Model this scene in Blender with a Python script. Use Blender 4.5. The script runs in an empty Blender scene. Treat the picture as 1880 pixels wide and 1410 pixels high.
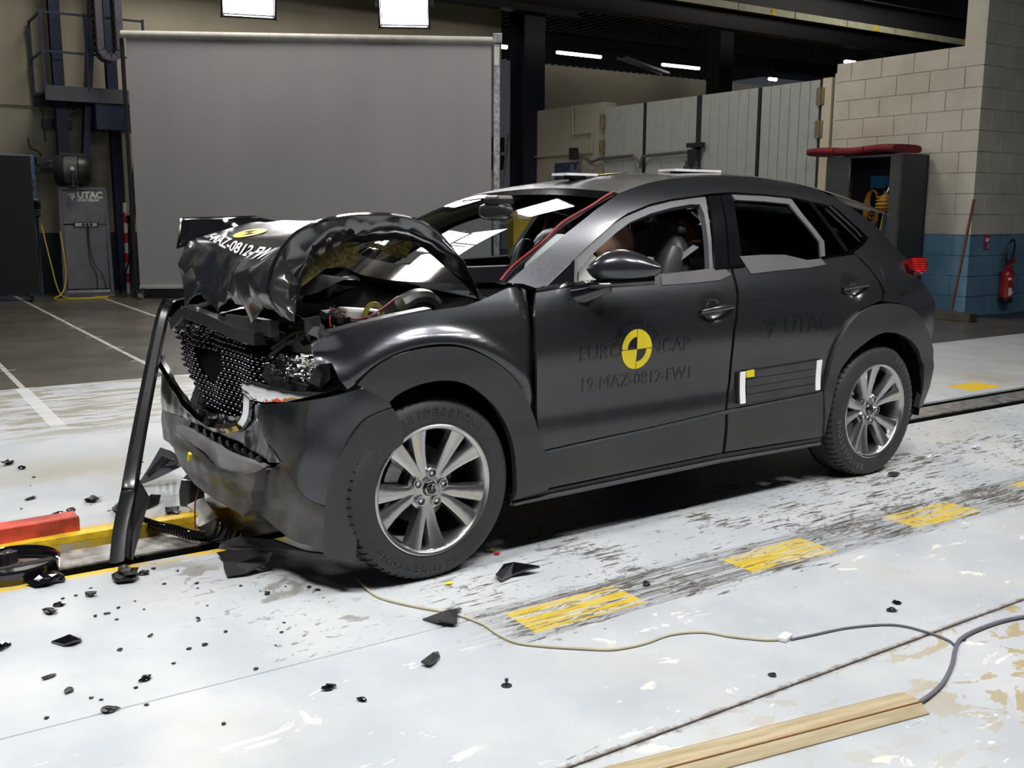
import bpy, bmesh, math, random
import numpy as np
from mathutils import Vector, Matrix
from mathutils.noise import noise as pnoise, voronoi
random.seed(7)
C = bpy.context.scene.collection
PI = math.pi
# ------------------------------------------------------------------ camera
CAM = np.array([-3.0901, -3.9331, 1.3422]); YAW, PITCH, ROLL, FPX = .613422, .171425, .003927, 1841.44
def _axes():
    cy, sy, cp, sp = math.cos(YAW), math.sin(YAW), math.cos(PITCH), math.sin(PITCH)
    f = np.array([sy*cp, cy*cp, -sp]); r = np.array([cy, -sy, 0.]); u = np.cross(r, f)
    return math.cos(ROLL)*r+math.sin(ROLL)*u, -math.sin(ROLL)*r+math.cos(ROLL)*u, f
_r, _u, _f = _axes()
cd = bpy.data.cameras.new('camera'); cam = bpy.data.objects.new('camera', cd); C.objects.link(cam)
cd.sensor_width = 36; cd.lens = FPX*36/1880; cd.clip_start = .05; cd.clip_end = 200
cam.matrix_world = Matrix(((_r[0], _u[0], -_f[0], CAM[0]), (_r[1], _u[1], -_f[1], CAM[1]), (_r[2], _u[2], -_f[2], CAM[2]), (0, 0, 0, 1)))
sc = bpy.context.scene; sc.camera = cam
# ------------------------------------------------------------------ view + world
sc.view_settings.view_transform = 'Standard'; sc.view_settings.look = 'None'
sc.view_settings.gamma = 1; sc.view_settings.use_curve_mapping = False
sc.view_settings.exposure = 0.0
w = bpy.data.worlds.new('world'); sc.world = w; w.use_nodes = True
w.node_tree.nodes['Background'].inputs[0].default_value = (.62, .68, .8, 1)
w.node_tree.nodes['Background'].inputs[1].default_value = .055
# floodlights of the hall: (x, y, z, aim x, aim y, aim z, width, depth, watts)
FLOODS = [(2.0, 9.3, 4.05, 0, 3, 0, .62, .42, 90, 'bright floodlight at the top edge above the grey backdrop, left of the other'),
          (4.0, 8.75, 4.05, .5, 3, 0, .62, .42, 90, 'bright rectangular floodlight hanging above the right half of the backdrop'),
          (1.2, 6.2, 4.4, -1, 0, 0, .7, .45, 60, 'flood lamp hanging behind the car on the backdrop side'),
          (2.6, 5.2, 4.4, 0, 0, .3, .7, .45, 60, 'flood lamp hanging behind the rear half of the car'),
          (-3.3, 3.8, 4.6, -2, 0, 0, .7, .45, 55, 'flood lamp hanging beyond the crushed hood'),
          (-3.3, -1.3, 4.6, -2.6, -.6, 0, .9, .6, 115, 'flood lamp hanging in front of the crushed bumper'),
          (-1.5, -2.8, 4.7, -1.4, -.6, .3, .9, .5, 36, 'flood lamp hanging on the camera side above the front wheel'),
          (.1, -2.8, 4.7, 0, -.6, .3, .9, .5, 36, 'flood lamp hanging on the camera side above the front door'),
          (1.7, -2.8, 4.7, 1.4, -.8, .3, .9, .5, 36, 'flood lamp hanging on the camera side above the rear door'),
          (3.5, -2.6, 4.7, 3.2, -.5, 0, .9, .5, 36, 'flood lamp hanging on the camera side behind the car')]
# ------------------------------------------------------------------ helpers
def tag(o, label=None, cat=None, group=None, kind=None):
    if label: o['label'] = label
    if cat: o['category'] = cat
    if group: o['group'] = group
    if kind: o['kind'] = kind
    return o
def link(name, me, m, parent=None, loc=None, rot=None):
    o = bpy.data.objects.new(name, me); C.objects.link(o)
    if m is not None and not me.materials: me.materials.append(m)
    if parent: o.parent = parent
    if loc is not None: o.location = loc
    if rot is not None: o.rotation_euler = rot
    return o
def empty(name, loc=(0, 0, 0), rz=0, label=None, cat=None, group=None, rot=None):
    o = bpy.data.objects.new(name, None); C.objects.link(o); o.empty_display_size = .1
    o.location = loc; o.rotation_euler = rot or (0, 0, rz)
    return tag(o, label, cat, group)
class G:
    def __init__(s): s.V = []; s.F = []
    def add(s, V, F):
        n = len(s.V); s.V += [tuple(v) for v in V]; s.F += [tuple(i+n for i in f) for f in F]; return s
    def box(s, c, d, rz=0, ry=0, rx=0):
        M = Matrix.Translation(c) @ Matrix.Rotation(rz, 4, 'Z') @ Matrix.Rotation(ry, 4, 'Y') @ Matrix.Rotation(rx, 4, 'X')
        V = [M @ Vector((sx*d[0]/2, sy*d[1]/2, sz*d[2]/2)) for sx in (-1, 1) for sy in (-1, 1) for sz in (-1, 1)]
        return s.add(V, [(0, 1, 3, 2), (4, 6, 7, 5), (0, 4, 5, 1), (2, 3, 7, 6), (0, 2, 6, 4), (1, 5, 7, 3)])
    def bar(s, a, b, w, h, up=(0, 0, 1)):
        a = Vector(a); b = Vector(b); t = (b-a).normalized(); up = Vector(up)
        if abs(t.dot(up)) > .97: up = Vector((1, 0, 0))
        x = t.cross(up).normalized(); y = x.cross(t)
        V = [p + x*(i*w/2) + y*(j*h/2) for p in (a, b) for i, j in ((-1, -1), (1, -1), (1, 1), (-1, 1))]
        return s.add(V, [(0, 1, 2, 3), (7, 6, 5, 4), (0, 4, 5, 1), (1, 5, 6, 2), (2, 6, 7, 3), (3, 7, 4, 0)])
    def tube(s, P, r, n=8, cap=True, closed=False):
        P = [Vector(p) for p in P]; N = len(P); V = []; F = []
        rr = r if hasattr(r, '__len__') else [r]*N
        t0 = (P[1]-P[0]).normalized(); up = Vector((0, 0, 1)) if abs(t0.z) < .9 else Vector((1, 0, 0))
        x = t0.cross(up).normalized()
        for i, p in enumerate(P):
            t = ((P[(i+1) % N]-P[i-1]) if closed else (P[min(i+1, N-1)]-P[max(i-1, 0)])).normalized()
            x = (x - t*x.dot(t)).normalized(); y = t.cross(x)
            V += [p+(x*math.cos(2*PI*k/n)+y*math.sin(2*PI*k/n))*rr[i] for k in range(n)]
        for i in range(N if closed else N-1):
            j = (i+1) % N
            F += [(i*n+k, i*n+(k+1) % n, j*n+(k+1) % n, j*n+k) for k in range(n)]
        if cap and not closed: F += [tuple(range(n))[::-1], tuple((N-1)*n+k for k in range(n))]
        return s.add(V, F)
    def cyl(s, a, b, r, r2=None, n=16): return s.tube([a, b], [r, r if r2 is None else r2], n)
    def lathe(s, prof, n=32, M=None, closed=False):  # prof: (radius, height) about local Z
        M = M or Matrix(); V = []; F = []; m = len(prof)
        for i in range(n):
            a = 2*PI*i/n
            V += [M @ Vector((r*math.cos(a), r*math.sin(a), h)) for r, h in prof]
        for i in range(n):
            j = (i+1) % n
            F += [(i*m+k, j*m+k, j*m+(k+1) % m, i*m+(k+1) % m) for k in range(m if closed else m-1)]
        return s.add(V, F)
    def prism(s, poly, a, b, M=None):   # 2D polygon in local XY, extruded z from a to b
        M = M or Matrix(); n = len(poly)
        V = [M @ Vector((x, y, a)) for x, y in poly]+[M @ Vector((x, y, b)) for x, y in poly]
        return s.add(V, [tuple(range(n))[::-1], tuple(range(n, 2*n))]+[(i, (i+1) % n, n+(i+1) % n, n+i) for i in range(n)])
    def grid(s, fn, nu, nv, closeu=False):
        V = [fn(i/(nu-(0 if closeu else 1)), j/(nv-1)) for i in range(nu) for j in range(nv)]
        F = [(i*nv+j, ((i+1) % nu)*nv+j, ((i+1) % nu)*nv+j+1, i*nv+j+1) for i in range(nu if closeu else nu-1) for j in range(nv-1)]
        return s.add(V, F)
    def me(s, name, smooth=False, ang=40):
        me = bpy.data.meshes.new(name); me.from_pydata(s.V, [], s.F)
        b = bmesh.new(); b.from_mesh(me); bmesh.ops.remove_doubles(b, verts=b.verts, dist=1e-5)
        bmesh.ops.recalc_face_normals(b, faces=b.faces)
        for f in b.faces: f.smooth = bool(smooth)
        if smooth:
            for e in b.edges:
                if len(e.link_faces) == 2 and e.calc_face_angle(0) > math.radians(ang): e.smooth = False
        b.to_mesh(me); b.free(); return me
    def build(s, name, m, parent=None, smooth=False, loc=None, rot=None, bev=0, ang=40):
        o = link(name, s.me(name, smooth, ang), m, parent, loc, rot)
        if bev:
            md = o.modifiers.new('bev', 'BEVEL'); md.width = bev; md.segments = 2; md.limit_method = 'ANGLE'
        return o
def catmull(P, n, closed=False):
    P = [np.array(p, float) for p in P]; out = []; N = len(P)
    for i in range(N if closed else N-1):
        if closed: p0, p1, p2, p3 = P[i-1], P[i], P[(i+1) % N], P[(i+2) % N]
        else: p0, p1, p2, p3 = P[max(i-1, 0)], P[i], P[i+1], P[min(i+2, N-1)]
        for k in range(n):
            t = k/n; out.append(.5*((2*p1)+(p2-p0)*t+(2*p0-5*p1+4*p2-p3)*t*t+(3*p1-p0-3*p2+p3)*t**3))
    if not closed: out.append(P[-1])
    return out
# ------------------------------------------------------------------ materials
MATS = {}
class N:   # small node graph helper
    def __init__(s, name):
        s.m = bpy.data.materials.new(name); s.m.use_nodes = True; s.t = s.m.node_tree
        s.b = s.t.nodes['Principled BSDF']; s.out = s.t.nodes['Material Output']; s._pos = None
    def n(s, typ, **kw):
        x = s.t.nodes.new(typ)
        for k, v in kw.items(): setattr(x, k, v)
        return x
    def put(s, sock, v):
        if isinstance(v, bpy.types.NodeSocket): s.t.links.new(v, sock)
        elif v is not None:
            if hasattr(v, '__len__') and len(v) == 3 and sock.type == 'RGBA': v = (*v, 1)
            sock.default_value = v
    def math(s, op, a, b=None, c=None, clamp=False):
        x = s.n('ShaderNodeMath', operation=op, use_clamp=clamp)
        for i, v in enumerate((a, b, c)): s.put(x.inputs[i], v)
        return x.outputs[0]
    def mix(s, f, a, b):
        x = s.n('ShaderNodeMix', data_type='RGBA'); s.put(x.inputs[0], f); s.put(x.inputs[6], a); s.put(x.inputs[7], b); return x.outputs[2]
    def pos(s, scale=(1, 1, 1), obj=False, rot=(0, 0, 0), loc=(0, 0, 0)):
        if obj: p = s.n('ShaderNodeTexCoord').outputs['Object']
        else: p = s.n('ShaderNodeNewGeometry').outputs['Position']
        mp = s.n('ShaderNodeMapping'); s.put(mp.inputs[0], p); mp.inputs[1].default_value = loc; mp.inputs[2].default_value = rot; mp.inputs[3].default_value = scale
        return mp.outputs[0]
    def sep(s, v):
        x = s.n('ShaderNodeSeparateXYZ'); s.put(x.inputs[0], v); return x.outputs
    def noise(s, v, scale=5, detail=4, rough=.55, dist=0):
        x = s.n('ShaderNodeTexNoise'); s.put(x.inputs['Vector'], v); x.inputs['Scale'].default_value = scale; x.inputs['Detail'].default_value = detail
        x.inputs['Roughness'].default_value = rough; x.inputs['Distortion'].default_value = dist; return x.outputs[0]
    def ss(s, v, a, b):   # smoothstep
        x = s.n('ShaderNodeMapRange', interpolation_type='SMOOTHSTEP'); s.put(x.inputs[0], v); s.put(x.inputs[1], a); s.put(x.inputs[2], b); return x.outputs[0]
    def bump(s, h, st=.2, d=.01):
        x = s.n('ShaderNodeBump'); x.inputs['Strength'].default_value = st; x.inputs['Distance'].default_value = d
        s.put(x.inputs['Height'], h); s.put(s.b.inputs['Normal'], x.outputs[0])
    def set(s, **kw):
        for k, v in kw.items(): s.put(s.b.inputs[k.replace('_', ' ')], v)
        return s
def pm(name, col, rough=.5, metal=0, coat=0, var=.12, vscale=6, bump=0, bscale=60, emit=None, estr=0, spec=.5):
    if name in MATS: return MATS[name]
    n = N(name); p = n.pos(obj=True)
    if var:
        f = n.ss(n.noise(p, vscale, 5), .3, .7)
        c = n.mix(f, tuple(v*(1-var) for v in col), tuple(min(1, v*(1+var)) for v in col))
    else: c = col
    n.set(Base_Color=c, Roughness=rough, Metallic=metal, Coat_Weight=coat, Specular_IOR_Level=spec); n.b.inputs['Coat Roughness'].default_value = .05
    if bump: n.bump(n.noise(p, bscale, 3), bump, .004)
    if emit: n.set(Emission_Color=emit, Emission_Strength=estr)
    MATS[name] = n.m; return n.m
# ================================================================== SETTING (room axes are turned against the car)
RA = -.03166
RC, RS = math.cos(RA), math.sin(RA)
def rw(x, y, z=0): return (RC*x-RS*y, RS*x+RC*y, z)
RR = (0, 0, RA)
# ---- floor paint
def floor_mat(name, kind):
    n = N(name); p = n.pos(rot=(0, 0, -RA)); X, Y, Z = n.sep(p)
    big = n.noise(p, 1.1, 4)
    base = n.mix(n.ss(n.noise(p, 2.3, 5, .6), .3, .7), (.43, .465, .50), (.54, .565, .58))
    base = n.mix(n.math('MULTIPLY', n.ss(big, .5, .72), .45), base, (.46, .44, .36))
    if kind == 'dark':
        c = n.mix(n.ss(n.noise(p, .8, 6, .65), .3, .75), (.055, .052, .046), (.105, .098, .08))
        sx = n.math('PINGPONG', n.math('ADD', X, 1.95-.55), .55)   # chalk lines every 1.1 m
        sx = n.math('ABSOLUTE', n.math('SUBTRACT', n.math('FRACT', n.math('DIVIDE', n.math('ADD', X, 1.95+.545), 1.09)), .5))
        ln = n.math('LESS_THAN', sx, .019)
        ln = n.math('MULTIPLY', ln, n.math('MULTIPLY', n.math('LESS_THAN', X, 1.0), n.ss(n.noise(p, 9, 3), .3, .45)))
        c = n.mix(ln, c, (.5, .5, .47))
        tick = n.math('LESS_THAN', n.math('ABSOLUTE', n.math('SUBTRACT', n.math('FRACT', Y), .25)), .012)
        tk = n.math('MULTIPLY', n.math('LESS_THAN', sx, .075), n.math('MULTIPLY', tick, n.math('LESS_THAN', X, 1.0)))
        c = n.mix(tk, c, (.45, .45, .42))
        for (y0, x0, x1) in ((.72, 4.4, 9), (1.55, 4.2, 9), (2.3, 5, 9)):
            l2 = n.math('MULTIPLY', n.math('LESS_THAN', n.math('ABSOLUTE', n.math('SUBTRACT', n.math('SUBTRACT', Y, y0), n.math('MULTIPLY', n.math('SUBTRACT', X, x0), -.25))), .012), n.math('GREATER_THAN', X, x0))
            c = n.mix(n.math('MULTIPLY', l2, n.ss(n.noise(p, 3, 2), .4, .5)), c, (.5, .5, .48))
        n.set(Base_Color=c, Roughness=n.math('ADD', .22, n.math('MULTIPLY', n.noise(p, 2, 3), .2)), Specular_IOR_Level=.5)
        n.bump(n.noise(p, 14, 4), .05, .004); return n.m
    def streak(sx, sy, seed, dist=.3): return n.noise(n.pos(scale=(sx, sy, 1), rot=(0, 0, -RA), loc=(seed, seed*.7, 0)), 1, 7, .62, dist)
    s1 = streak(5.5, 48, 3.1, .5); s2 = streak(13, 38, 8.4, 1.2); s3 = streak(1.6, 75, 1.7)
    def band(v, a, b, e): return n.math('MULTIPLY', n.ss(v, a-e, a+e), n.math('SUBTRACT', 1, n.ss(v, b-e, b+e)))
    xr = n.ss(X, -1.9, -.9)
    wear = n.math('MULTIPLY', n.math('MULTIPLY', band(Y, -1.62, -.55, .12), xr), n.math('ADD', .55, n.math('MULTIPLY', n.ss(n.noise(p, 2.1, 3), .36, .62), .75)))
    tw = n.math('MULTIPLY', band(Y, -1.56, -1.28, .03), n.ss(X, -1.5, -1.1))       # blackened strip that carries the yellow marks
    t = n.math('SUBTRACT', n.math('SUBTRACT', .71, n.math('MULTIPLY', wear, .13)), n.math('MULTIPLY', tw, .05))
    chip = n.ss(s1, t, n.math('ADD', t, .018))
    chip = n.math('MAXIMUM', chip, n.ss(s2, n.math('ADD', t, .03), n.math('ADD', t, .045)))
    soft = n.math('MULTIPLY', tw, n.math('MULTIPLY', n.ss(s3, .40, .60), .85))
    dark = n.mix(n.ss(s2, .4, .6), (.055, .05, .047), (.15, .14, .125))
    white = n.math('MULTIPLY', n.math('MULTIPLY', n.ss(streak(3.5, 7.5, 5.5, 1.6), .605, .62), n.ss(n.noise(p, 1.3, 3), .42, .56)), n.math('LESS_THAN', Y, -1.5))
    c = n.mix(white, base, (.80, .79, .72))
    c = n.mix(soft, c, (.13, .13, .125))
    # yellow marks, half a metre on, half a metre off
    fx = n.math('FRACT', n.math('ADD', X, .22))
    ym = n.math('MULTIPLY', n.math('MULTIPLY', n.math('LESS_THAN', fx, .47), band(Y, -1.525, -1.335, .004)), n.math('GREATER_THAN', X, -1.3))
    ym = n.math('MULTIPLY', ym, n.ss(n.math('ADD', n.math('MULTIPLY', s3, .75), n.math('MULTIPLY', s1, .25)), .465, .50))
    c = n.mix(ym, c, (.66, .48, .03))
    chip = n.math('MULTIPLY', chip, n.math('SUBTRACT', 1, n.math('MULTIPLY', ym, .8)))
    c = n.mix(chip, c, dark)
    if kind == 'near':     # ochre scuffed slab by the camera
        sc_ = n.noise(n.pos(scale=(5, 9, 1), rot=(0, 0, -RA+.5)), 1, 7, .66, .8)
        m = n.math('MULTIPLY', n.ss(sc_, .535, .56), n.ss(n.math('ADD', n.math('MULTIPLY', X, .35), big), .0, .45))
        m = n.math('MULTIPLY', m, n.ss(X, -1.9, -.9))
        c = n.mix(m, c, (.40, .34, .20))
    if kind == 'far':      # worn slab on the other side of the car
        m = n.ss(n.noise(n.pos(scale=(2.2, 9, 1), rot=(0, 0, -RA)), 1, 7, .68, .6), .5, .53)
        m = n.math('MULTIPLY', m, band(Y, 2.4, 4.3, .25))
        c = n.mix(m, c, (.33, .31, .25))
        ln = n.math('MULTIPLY', n.math('LESS_THAN', n.math('ABSOLUTE', n.math('ADD', X, 1.96)), .045), n.ss(Y, 2.5, 2.8))
        c = n.mix(n.math('MULTIPLY', ln, .8), c, (.66, .67, .68))
    if kind == 'track':
        for (a, b, x1) in ((-.21, -.13, -1.0), (.20, .42, -.9)):
            m = n.math('MULTIPLY', band(Y, a, b, .02), n.math('MULTIPLY', n.math('LESS_THAN', X, x1), n.ss(streak(5, 14, 2.2), .36, .5)))
            c = n.mix(m, c, (.74, .50, .03))
        oil = n.math('MULTIPLY', n.ss(big, .42, .7), band(Y, .3, 1.6, .3)); c = n.mix(n.math('MULTIPLY', oil, .55), c, (.33, .29, .19))
        st = n.noise(n.pos(scale=(1.6, 1.6, 1), loc=(2.3, .4, 0)), 1.2, 6, .6, .7)
        st = n.math('MULTIPLY', n.ss(st, .51, .54), n.math('MULTIPLY', band(X, -2.1, -1.45, .15), band(n.math('ADD', Y, n.math('MULTIPLY', n.math('ADD', X, 1.8), 1.1)), -1.05, -.45, .12)))
        c = n.mix(n.math('MULTIPLY', st, .75), c, (.20, .185, .155))
        fl_ = n.math('MULTIPLY', n.ss(streak(16, 22, 6.1, 1.0), .60, .62), n.math('MULTIPLY', n.ss(big, .40, .55), n.math('MULTIPLY', n.ss(X, -2.4, -1.8), n.math('LESS_THAN', Y, -.2)))); c = n.mix(n.math('MULTIPLY', fl_, .8), c, (.12, .11, .10))
        for (yx, yy) in ((4.3, .44), (5.35, .44), (6.4, .44)):
            m = n.math('MULTIPLY', band(X, yx-.2, yx+.2, .005), band(Y, yy-.12, yy+.12, .005)); c = n.mix(n.math('MULTIPLY', m, n.ss(s2, .35, .42)), c, (.75, .5, .02))
    jd = n.math('ADD', n.math('ABSOLUTE', n.math('ADD', Y, 2.22)), n.math('MULTIPLY', n.math('SUBTRACT', n.noise(p, 17, 6, .75), .5), .07))
    c = n.mix(n.math('SUBTRACT', 1, n.ss(jd, .004, .020)), c, (.24, .21, .19))
    n.set(Base_Color=c, Roughness=n.math('ADD', .34, n.math('MULTIPLY', chip, .3)), Specular_IOR_Level=.45)
    n.bump(n.math('SUBTRACT', n.math('MULTIPLY', n.noise(p, 30, 3), .25), chip), .25, .0015)
    return n.m
fm = {k: floor_mat('floor_paint_'+k, k) for k in ('near', 'mid', 'track', 'far', 'dark')}
m_conc = pm('dark_concrete', (.05, .048, .045), .8)
g = G(); g.box((8, 6, -.36), (60, 44, .1)); floor = g.build('floor', m_conc, loc=(0, 0, 0), rot=RR); tag(floor, 'painted concrete test hall floor with worn paint', None, kind='structure')
def slab(x0, x1, y0, y1, m, name='floor_slab'):
    g = G(); g.box(((x0+x1)/2, (y0+y1)/2, -.15), (x1-x0, y1-y0, .30)); return g.build(name, m, floor, bev=.004)
E_ = .004
slab(-14, 20, -9, -2.22-E_, fm['near'])
slab(-14, 20, -2.22+E_, -1.32-E_/2, fm['mid'])
slab(-14, 20, -1.32+E_/2, -.16, fm['track'])
slab(-14, 20, .235, .70, fm['track']); slab(-14, 20, .70+.002, 2.2-E_/2, fm['track'])
slab(-14, 3.2, 2.2+E_/2, 4.25, fm['far']); slab(3.2, 20, 2.2+E_/2, 4.25, fm['dark'])
slab(-14, 30, 4.25+.001, 26, fm['dark'])
# rail of the sled track, lying in its slot
m_rail = pm('rail_steel', (.34, .335, .32), .42, .75, var=.45, vscale=14, bump=.15)
G().box((3, -.0305, -.16), (34, .005, .28)).build('rail_shade_strip', pm('rail_shade_black', (.006, .006, .006), .9, spec=.1), floor)  # black strip added beside the rail; the slot's shade is put into its colour
g = G(); g.box((3, .07, -.022), (34, .20, .022)); rail = g.build('track_rail', m_rail, floor, bev=.004); G().box((3, .07, -.17), (34, .05, .27)).build('rail_web', m_conc, floor)
m_slot = pm('slot_shade_black', (.006, .006, .006), .9, spec=.1); G().box((8.2, .2315, -.16), (18, .006, .29)).build('slot_shade_lining', m_slot, floor); G().box((3, .05, -.302), (34, .37, .006)).build('slot_floor', m_slot, floor)  # near-black sheets added in the slot, their colour standing in for shade
m_yel = pm('worn_yellow_paint', (.70, .47, .02), .5, var=.3, vscale=18)
g = G(); g.box((-8.0, .262, .012), (12.9, .055, .034)); g.build('slot_edge_angle', m_yel, floor, bev=.003)
# ---- block walls
n = N('block_paint'); p = n.pos(); X, Y, Z = n.sep(p)
wob = n.math('MULTIPLY', n.math('SUBTRACT', n.noise(p, 6, 3), .5), .02)
f = n.math('LESS_THAN', n.math('ADD', Z, wob), 1.06)
cw = n.mix(n.ss(n.noise(p, 2.2, 5), .3, .7), (.50, .475, .41), (.60, .57, .50)); cb = n.mix(n.ss(n.noise(p, 3, 4), .3, .7), (.10, .22, .34), (.14, .28, .41))
n.set(Base_Color=n.mix(f, cw, cb), Roughness=.6); n.bump(n.noise(p, 45, 4), .25, .004); m_block = n.m
def plain_wall(name, c1, c2, low=None, zlow=0, bricks=True):
    n = N(name); p = n.pos(rot=(0, 0, -RA)); X, Y, Z = n.sep(p)
    c = n.mix(n.ss(n.noise(p, .7, 5), .3, .7), c1, c2)
    if low: c = n.mix(n.math('LESS_THAN', Z, zlow), c, low)
    n.set(Base_Color=c, Roughness=.7)
    b = n.n('ShaderNodeTexBrick'); v = n.n('ShaderNodeCombineXYZ'); n.put(v.inputs[0], n.math('ADD', X, Y)); n.put(v.inputs[1], Z); n.put(b.inputs['Vector'], v.outputs[0])
    b.inputs['Scale'].default_value = 1; b.inputs['Mortar Size'].default_value = .008; b.inputs['Brick Width'].default_value = .9; b.inputs['Row Height'].default_value = .45
    n.bump(n.math('SUBTRACT', n.math('MULTIPLY', n.noise(p, 20, 3), .2), b.outputs['Fac']), .3, .01)
    return n.m
m_cream = plain_wall('cream_wall', (.52, .47, .36), (.60, .55, .43)); m_cream_b = plain_wall('cream_blue_wall', (.36, .325, .25), (.42, .385, .30), (.025, .04, .06), .95)
m_grey = plain_wall('grey_cream_wall', (.36, .34, .28), (.42, .39, .33))
def struct(name, g, m, **k): o = g.build(name, m, rot=RR, **k); o['kind'] = 'structure'; return o
back = struct('wall_back', G().box((1.2, 14.15, 3.9), (14.8, .3, 7.9)), m_cream_b)
tag(back, 'cream painted rear wall with dark lower band behind the blue steel platform')
far = struct('wall_far', G().box((19.6, 14.15, 2.15), (20.6, .3, 4.46)), m_cream); tag(far, 'low cream wall along the far side of the hall above the grey doors')
def block_wall(name, x0, x1, y0, y1, h, axis, label):
    g = G(); g.box(((x0+x1)/2, (y0+y1)/2, h/2-.05), (x1-x0, y1-y0, h+.1)); w = struct(name, g, m_block); tag(w, label); return w
BW, BH = .5, .262
def block_mesh(wd):
    g = G(); g.box((0, 0, 0), (wd-.009, .03, BH-.009)); me = g.me('block'); b = bmesh.new(); b.from_mesh(me)
    bmesh.ops.bevel(b, geom=b.edges[:], offset=.003, segments=1, affect='EDGES'); b.to_mesh(me); b.free(); me.materials.append(m_block); return me
BM = {wd: block_mesh(wd) for wd in (BW, BW/2)}
def lay(wall, run, h, place):
    for r in range(int(round(h/BH))):
        s = 0; first = BW/2 if r % 2 else BW
        while s < run-.02:
            wd = first if s == 0 else BW
            if s+wd > run+.01: wd = BW/2
            o = link('concrete_block', BM[wd], None, wall); place(o, s+wd/2, BH*(r+.5)); o.location.z += random.uniform(-.001, .001); s += wd
wr = block_wall('wall_right', 9.02, 13.02, 3.57, 3.85, 7.0, 'x', 'white and blue painted block wall behind the fire extinguisher')
def pl(o, s, z): o.location = (9.005+s, 3.573+random.uniform(-.001, .001), z)
lay(wr, 2.5, 7.0, pl)
ws = block_wall('wall_side', 9.02, 9.3, 3.57, 5.84, 3.28, 'y', 'low white and blue block wall behind the dark locker')
def pl(o, s, z): o.location = (9.026+random.uniform(-.001, .001), 3.56+s, z); o.rotation_euler = (0, 0, PI/2)
lay(ws, 2.25, 3.28, pl)
wl = struct('wall_side_far', G().box((9.2, 12.55, 1.67), (.3, 2.75, 3.34)), m_grey); tag(wl, 'grey cream wall between the steel column and folding doors')
# ---- folding doors in the side wall
m_door = pm('door_grey', (.40, .43, .43), .45, .1, var=.05); m_dk = pm('dark_frame', (.03, .032, .045), .5, .4)
ys = [11.10, 9.93, 8.56, 7.24, 6.05]
m_brass = pm('hinge_steel', (.30, .26, .17), .4, .7)
for i in range(4):
    a, b = ys[i], ys[i+1]; d = empty('door_%d' % (i+1), rw(9.03, b, 0), RA); d['kind'] = 'structure'
    d['label'] = ['pale grey folding door leaf next to the grey cream wall', 'pale grey folding door leaf with a dark lock box on its edge', 'pale grey folding door leaf right of the lock box', 'pale grey folding door leaf hinged beside the white block wall'][i]
    k = 6; wd = (a-b-.06)/k
    for j in range(k): G().box((0, .03+wd*(j+.5), 1.63), (.05, wd-.008, 3.18)).build('panel', m_door, d, bev=.006)
    G().box((.06, (a-b)/2, 1.62), (.04, a-b-.01, 3.16)).build('frame', m_dk, d)
    G().box((-.01, .0, 1.62), (.07, .05 if i != 1 else .10, 3.2)).build('post', m_dk, d)
    if i in (0, 3):
        for z in (2.98, 2.52, 1.0): 
            yy = (a-b) if i == 0 else 0
            h = G().box((-.05, yy, z), (.03, .14, .24)).build('hinge', m_brass, d, bev=.004); G().cyl((-.07, yy, z-.13), (-.07, yy, z+.13), .022).build('hinge_pin', m_brass, h, True)
    if i == 1:
        G().box((-.10, .02, 2.18), (.12, .2, .34)).build('lock_box', m_dk, d, bev=.01); G().box((-.11, -.02, 2.42), (.1, .34, .07)).build('latch', m_dk, d)
tr = G().box((9.06, 5.94, 1.62), (.16, .16, 3.22)); t = struct('trim_1', tr, m_cream); tag(t, 'cream door jamb beside the hinges')
m_pipe = pm('grey_pipe', (.16, .16, .17), .45, .4)
def rp(L): return [rw(*q) for q in L]
o = G().tube(rp([(8.93, 11.6, 2.34), (8.93, 11.35, 2.25), (8.93, 11.1, 2.3), (8.93, 10.15, 2.32), (8.9, 10.0, 2.22), (8.9, 9.92, 2.1), (8.9, 9.85, 2.28), (8.92, 9.7, 2.3), (8.92, 8.7, 2.32)]), .028, 8).build('flexible_conduit', m_pipe, smooth=True); tag(o, 'dark flexible conduit running across the grey folding doors', 'conduit')
o = G().tube(rp([(9.0, 13.7, 2.42), (9.0, 11.45, 2.43), (9.0, 11.43, 2.8), (9.0, 12.05, 2.8), (9.0, 12.07, 3.33)]), .016, 6).build('wall_conduit', pm('cream_pipe', (.42, .40, .33), .5)); tag(o, 'thin cream conduit stepping up the grey cream wall', 'conduit')
e = empty('switch_box', rw(8.98, 12.0, 0), RA, 'small blue cabinet with dark switch on the grey cream wall', 'switch box')
G().box((-.08, .1, 2.0), (.16, .6, .52)).build('body', pm('navy_panel', (.025, .04, .10), .4), e, bev=.01); G().box((-.1, -.15, 2.42), (.12, .16, .22)).build('switch', m_dk, e, bev=.01); G().box((-.03, .52, 2.0), (.1, .22, .5)).build('side_box', m_grey, e)
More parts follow.
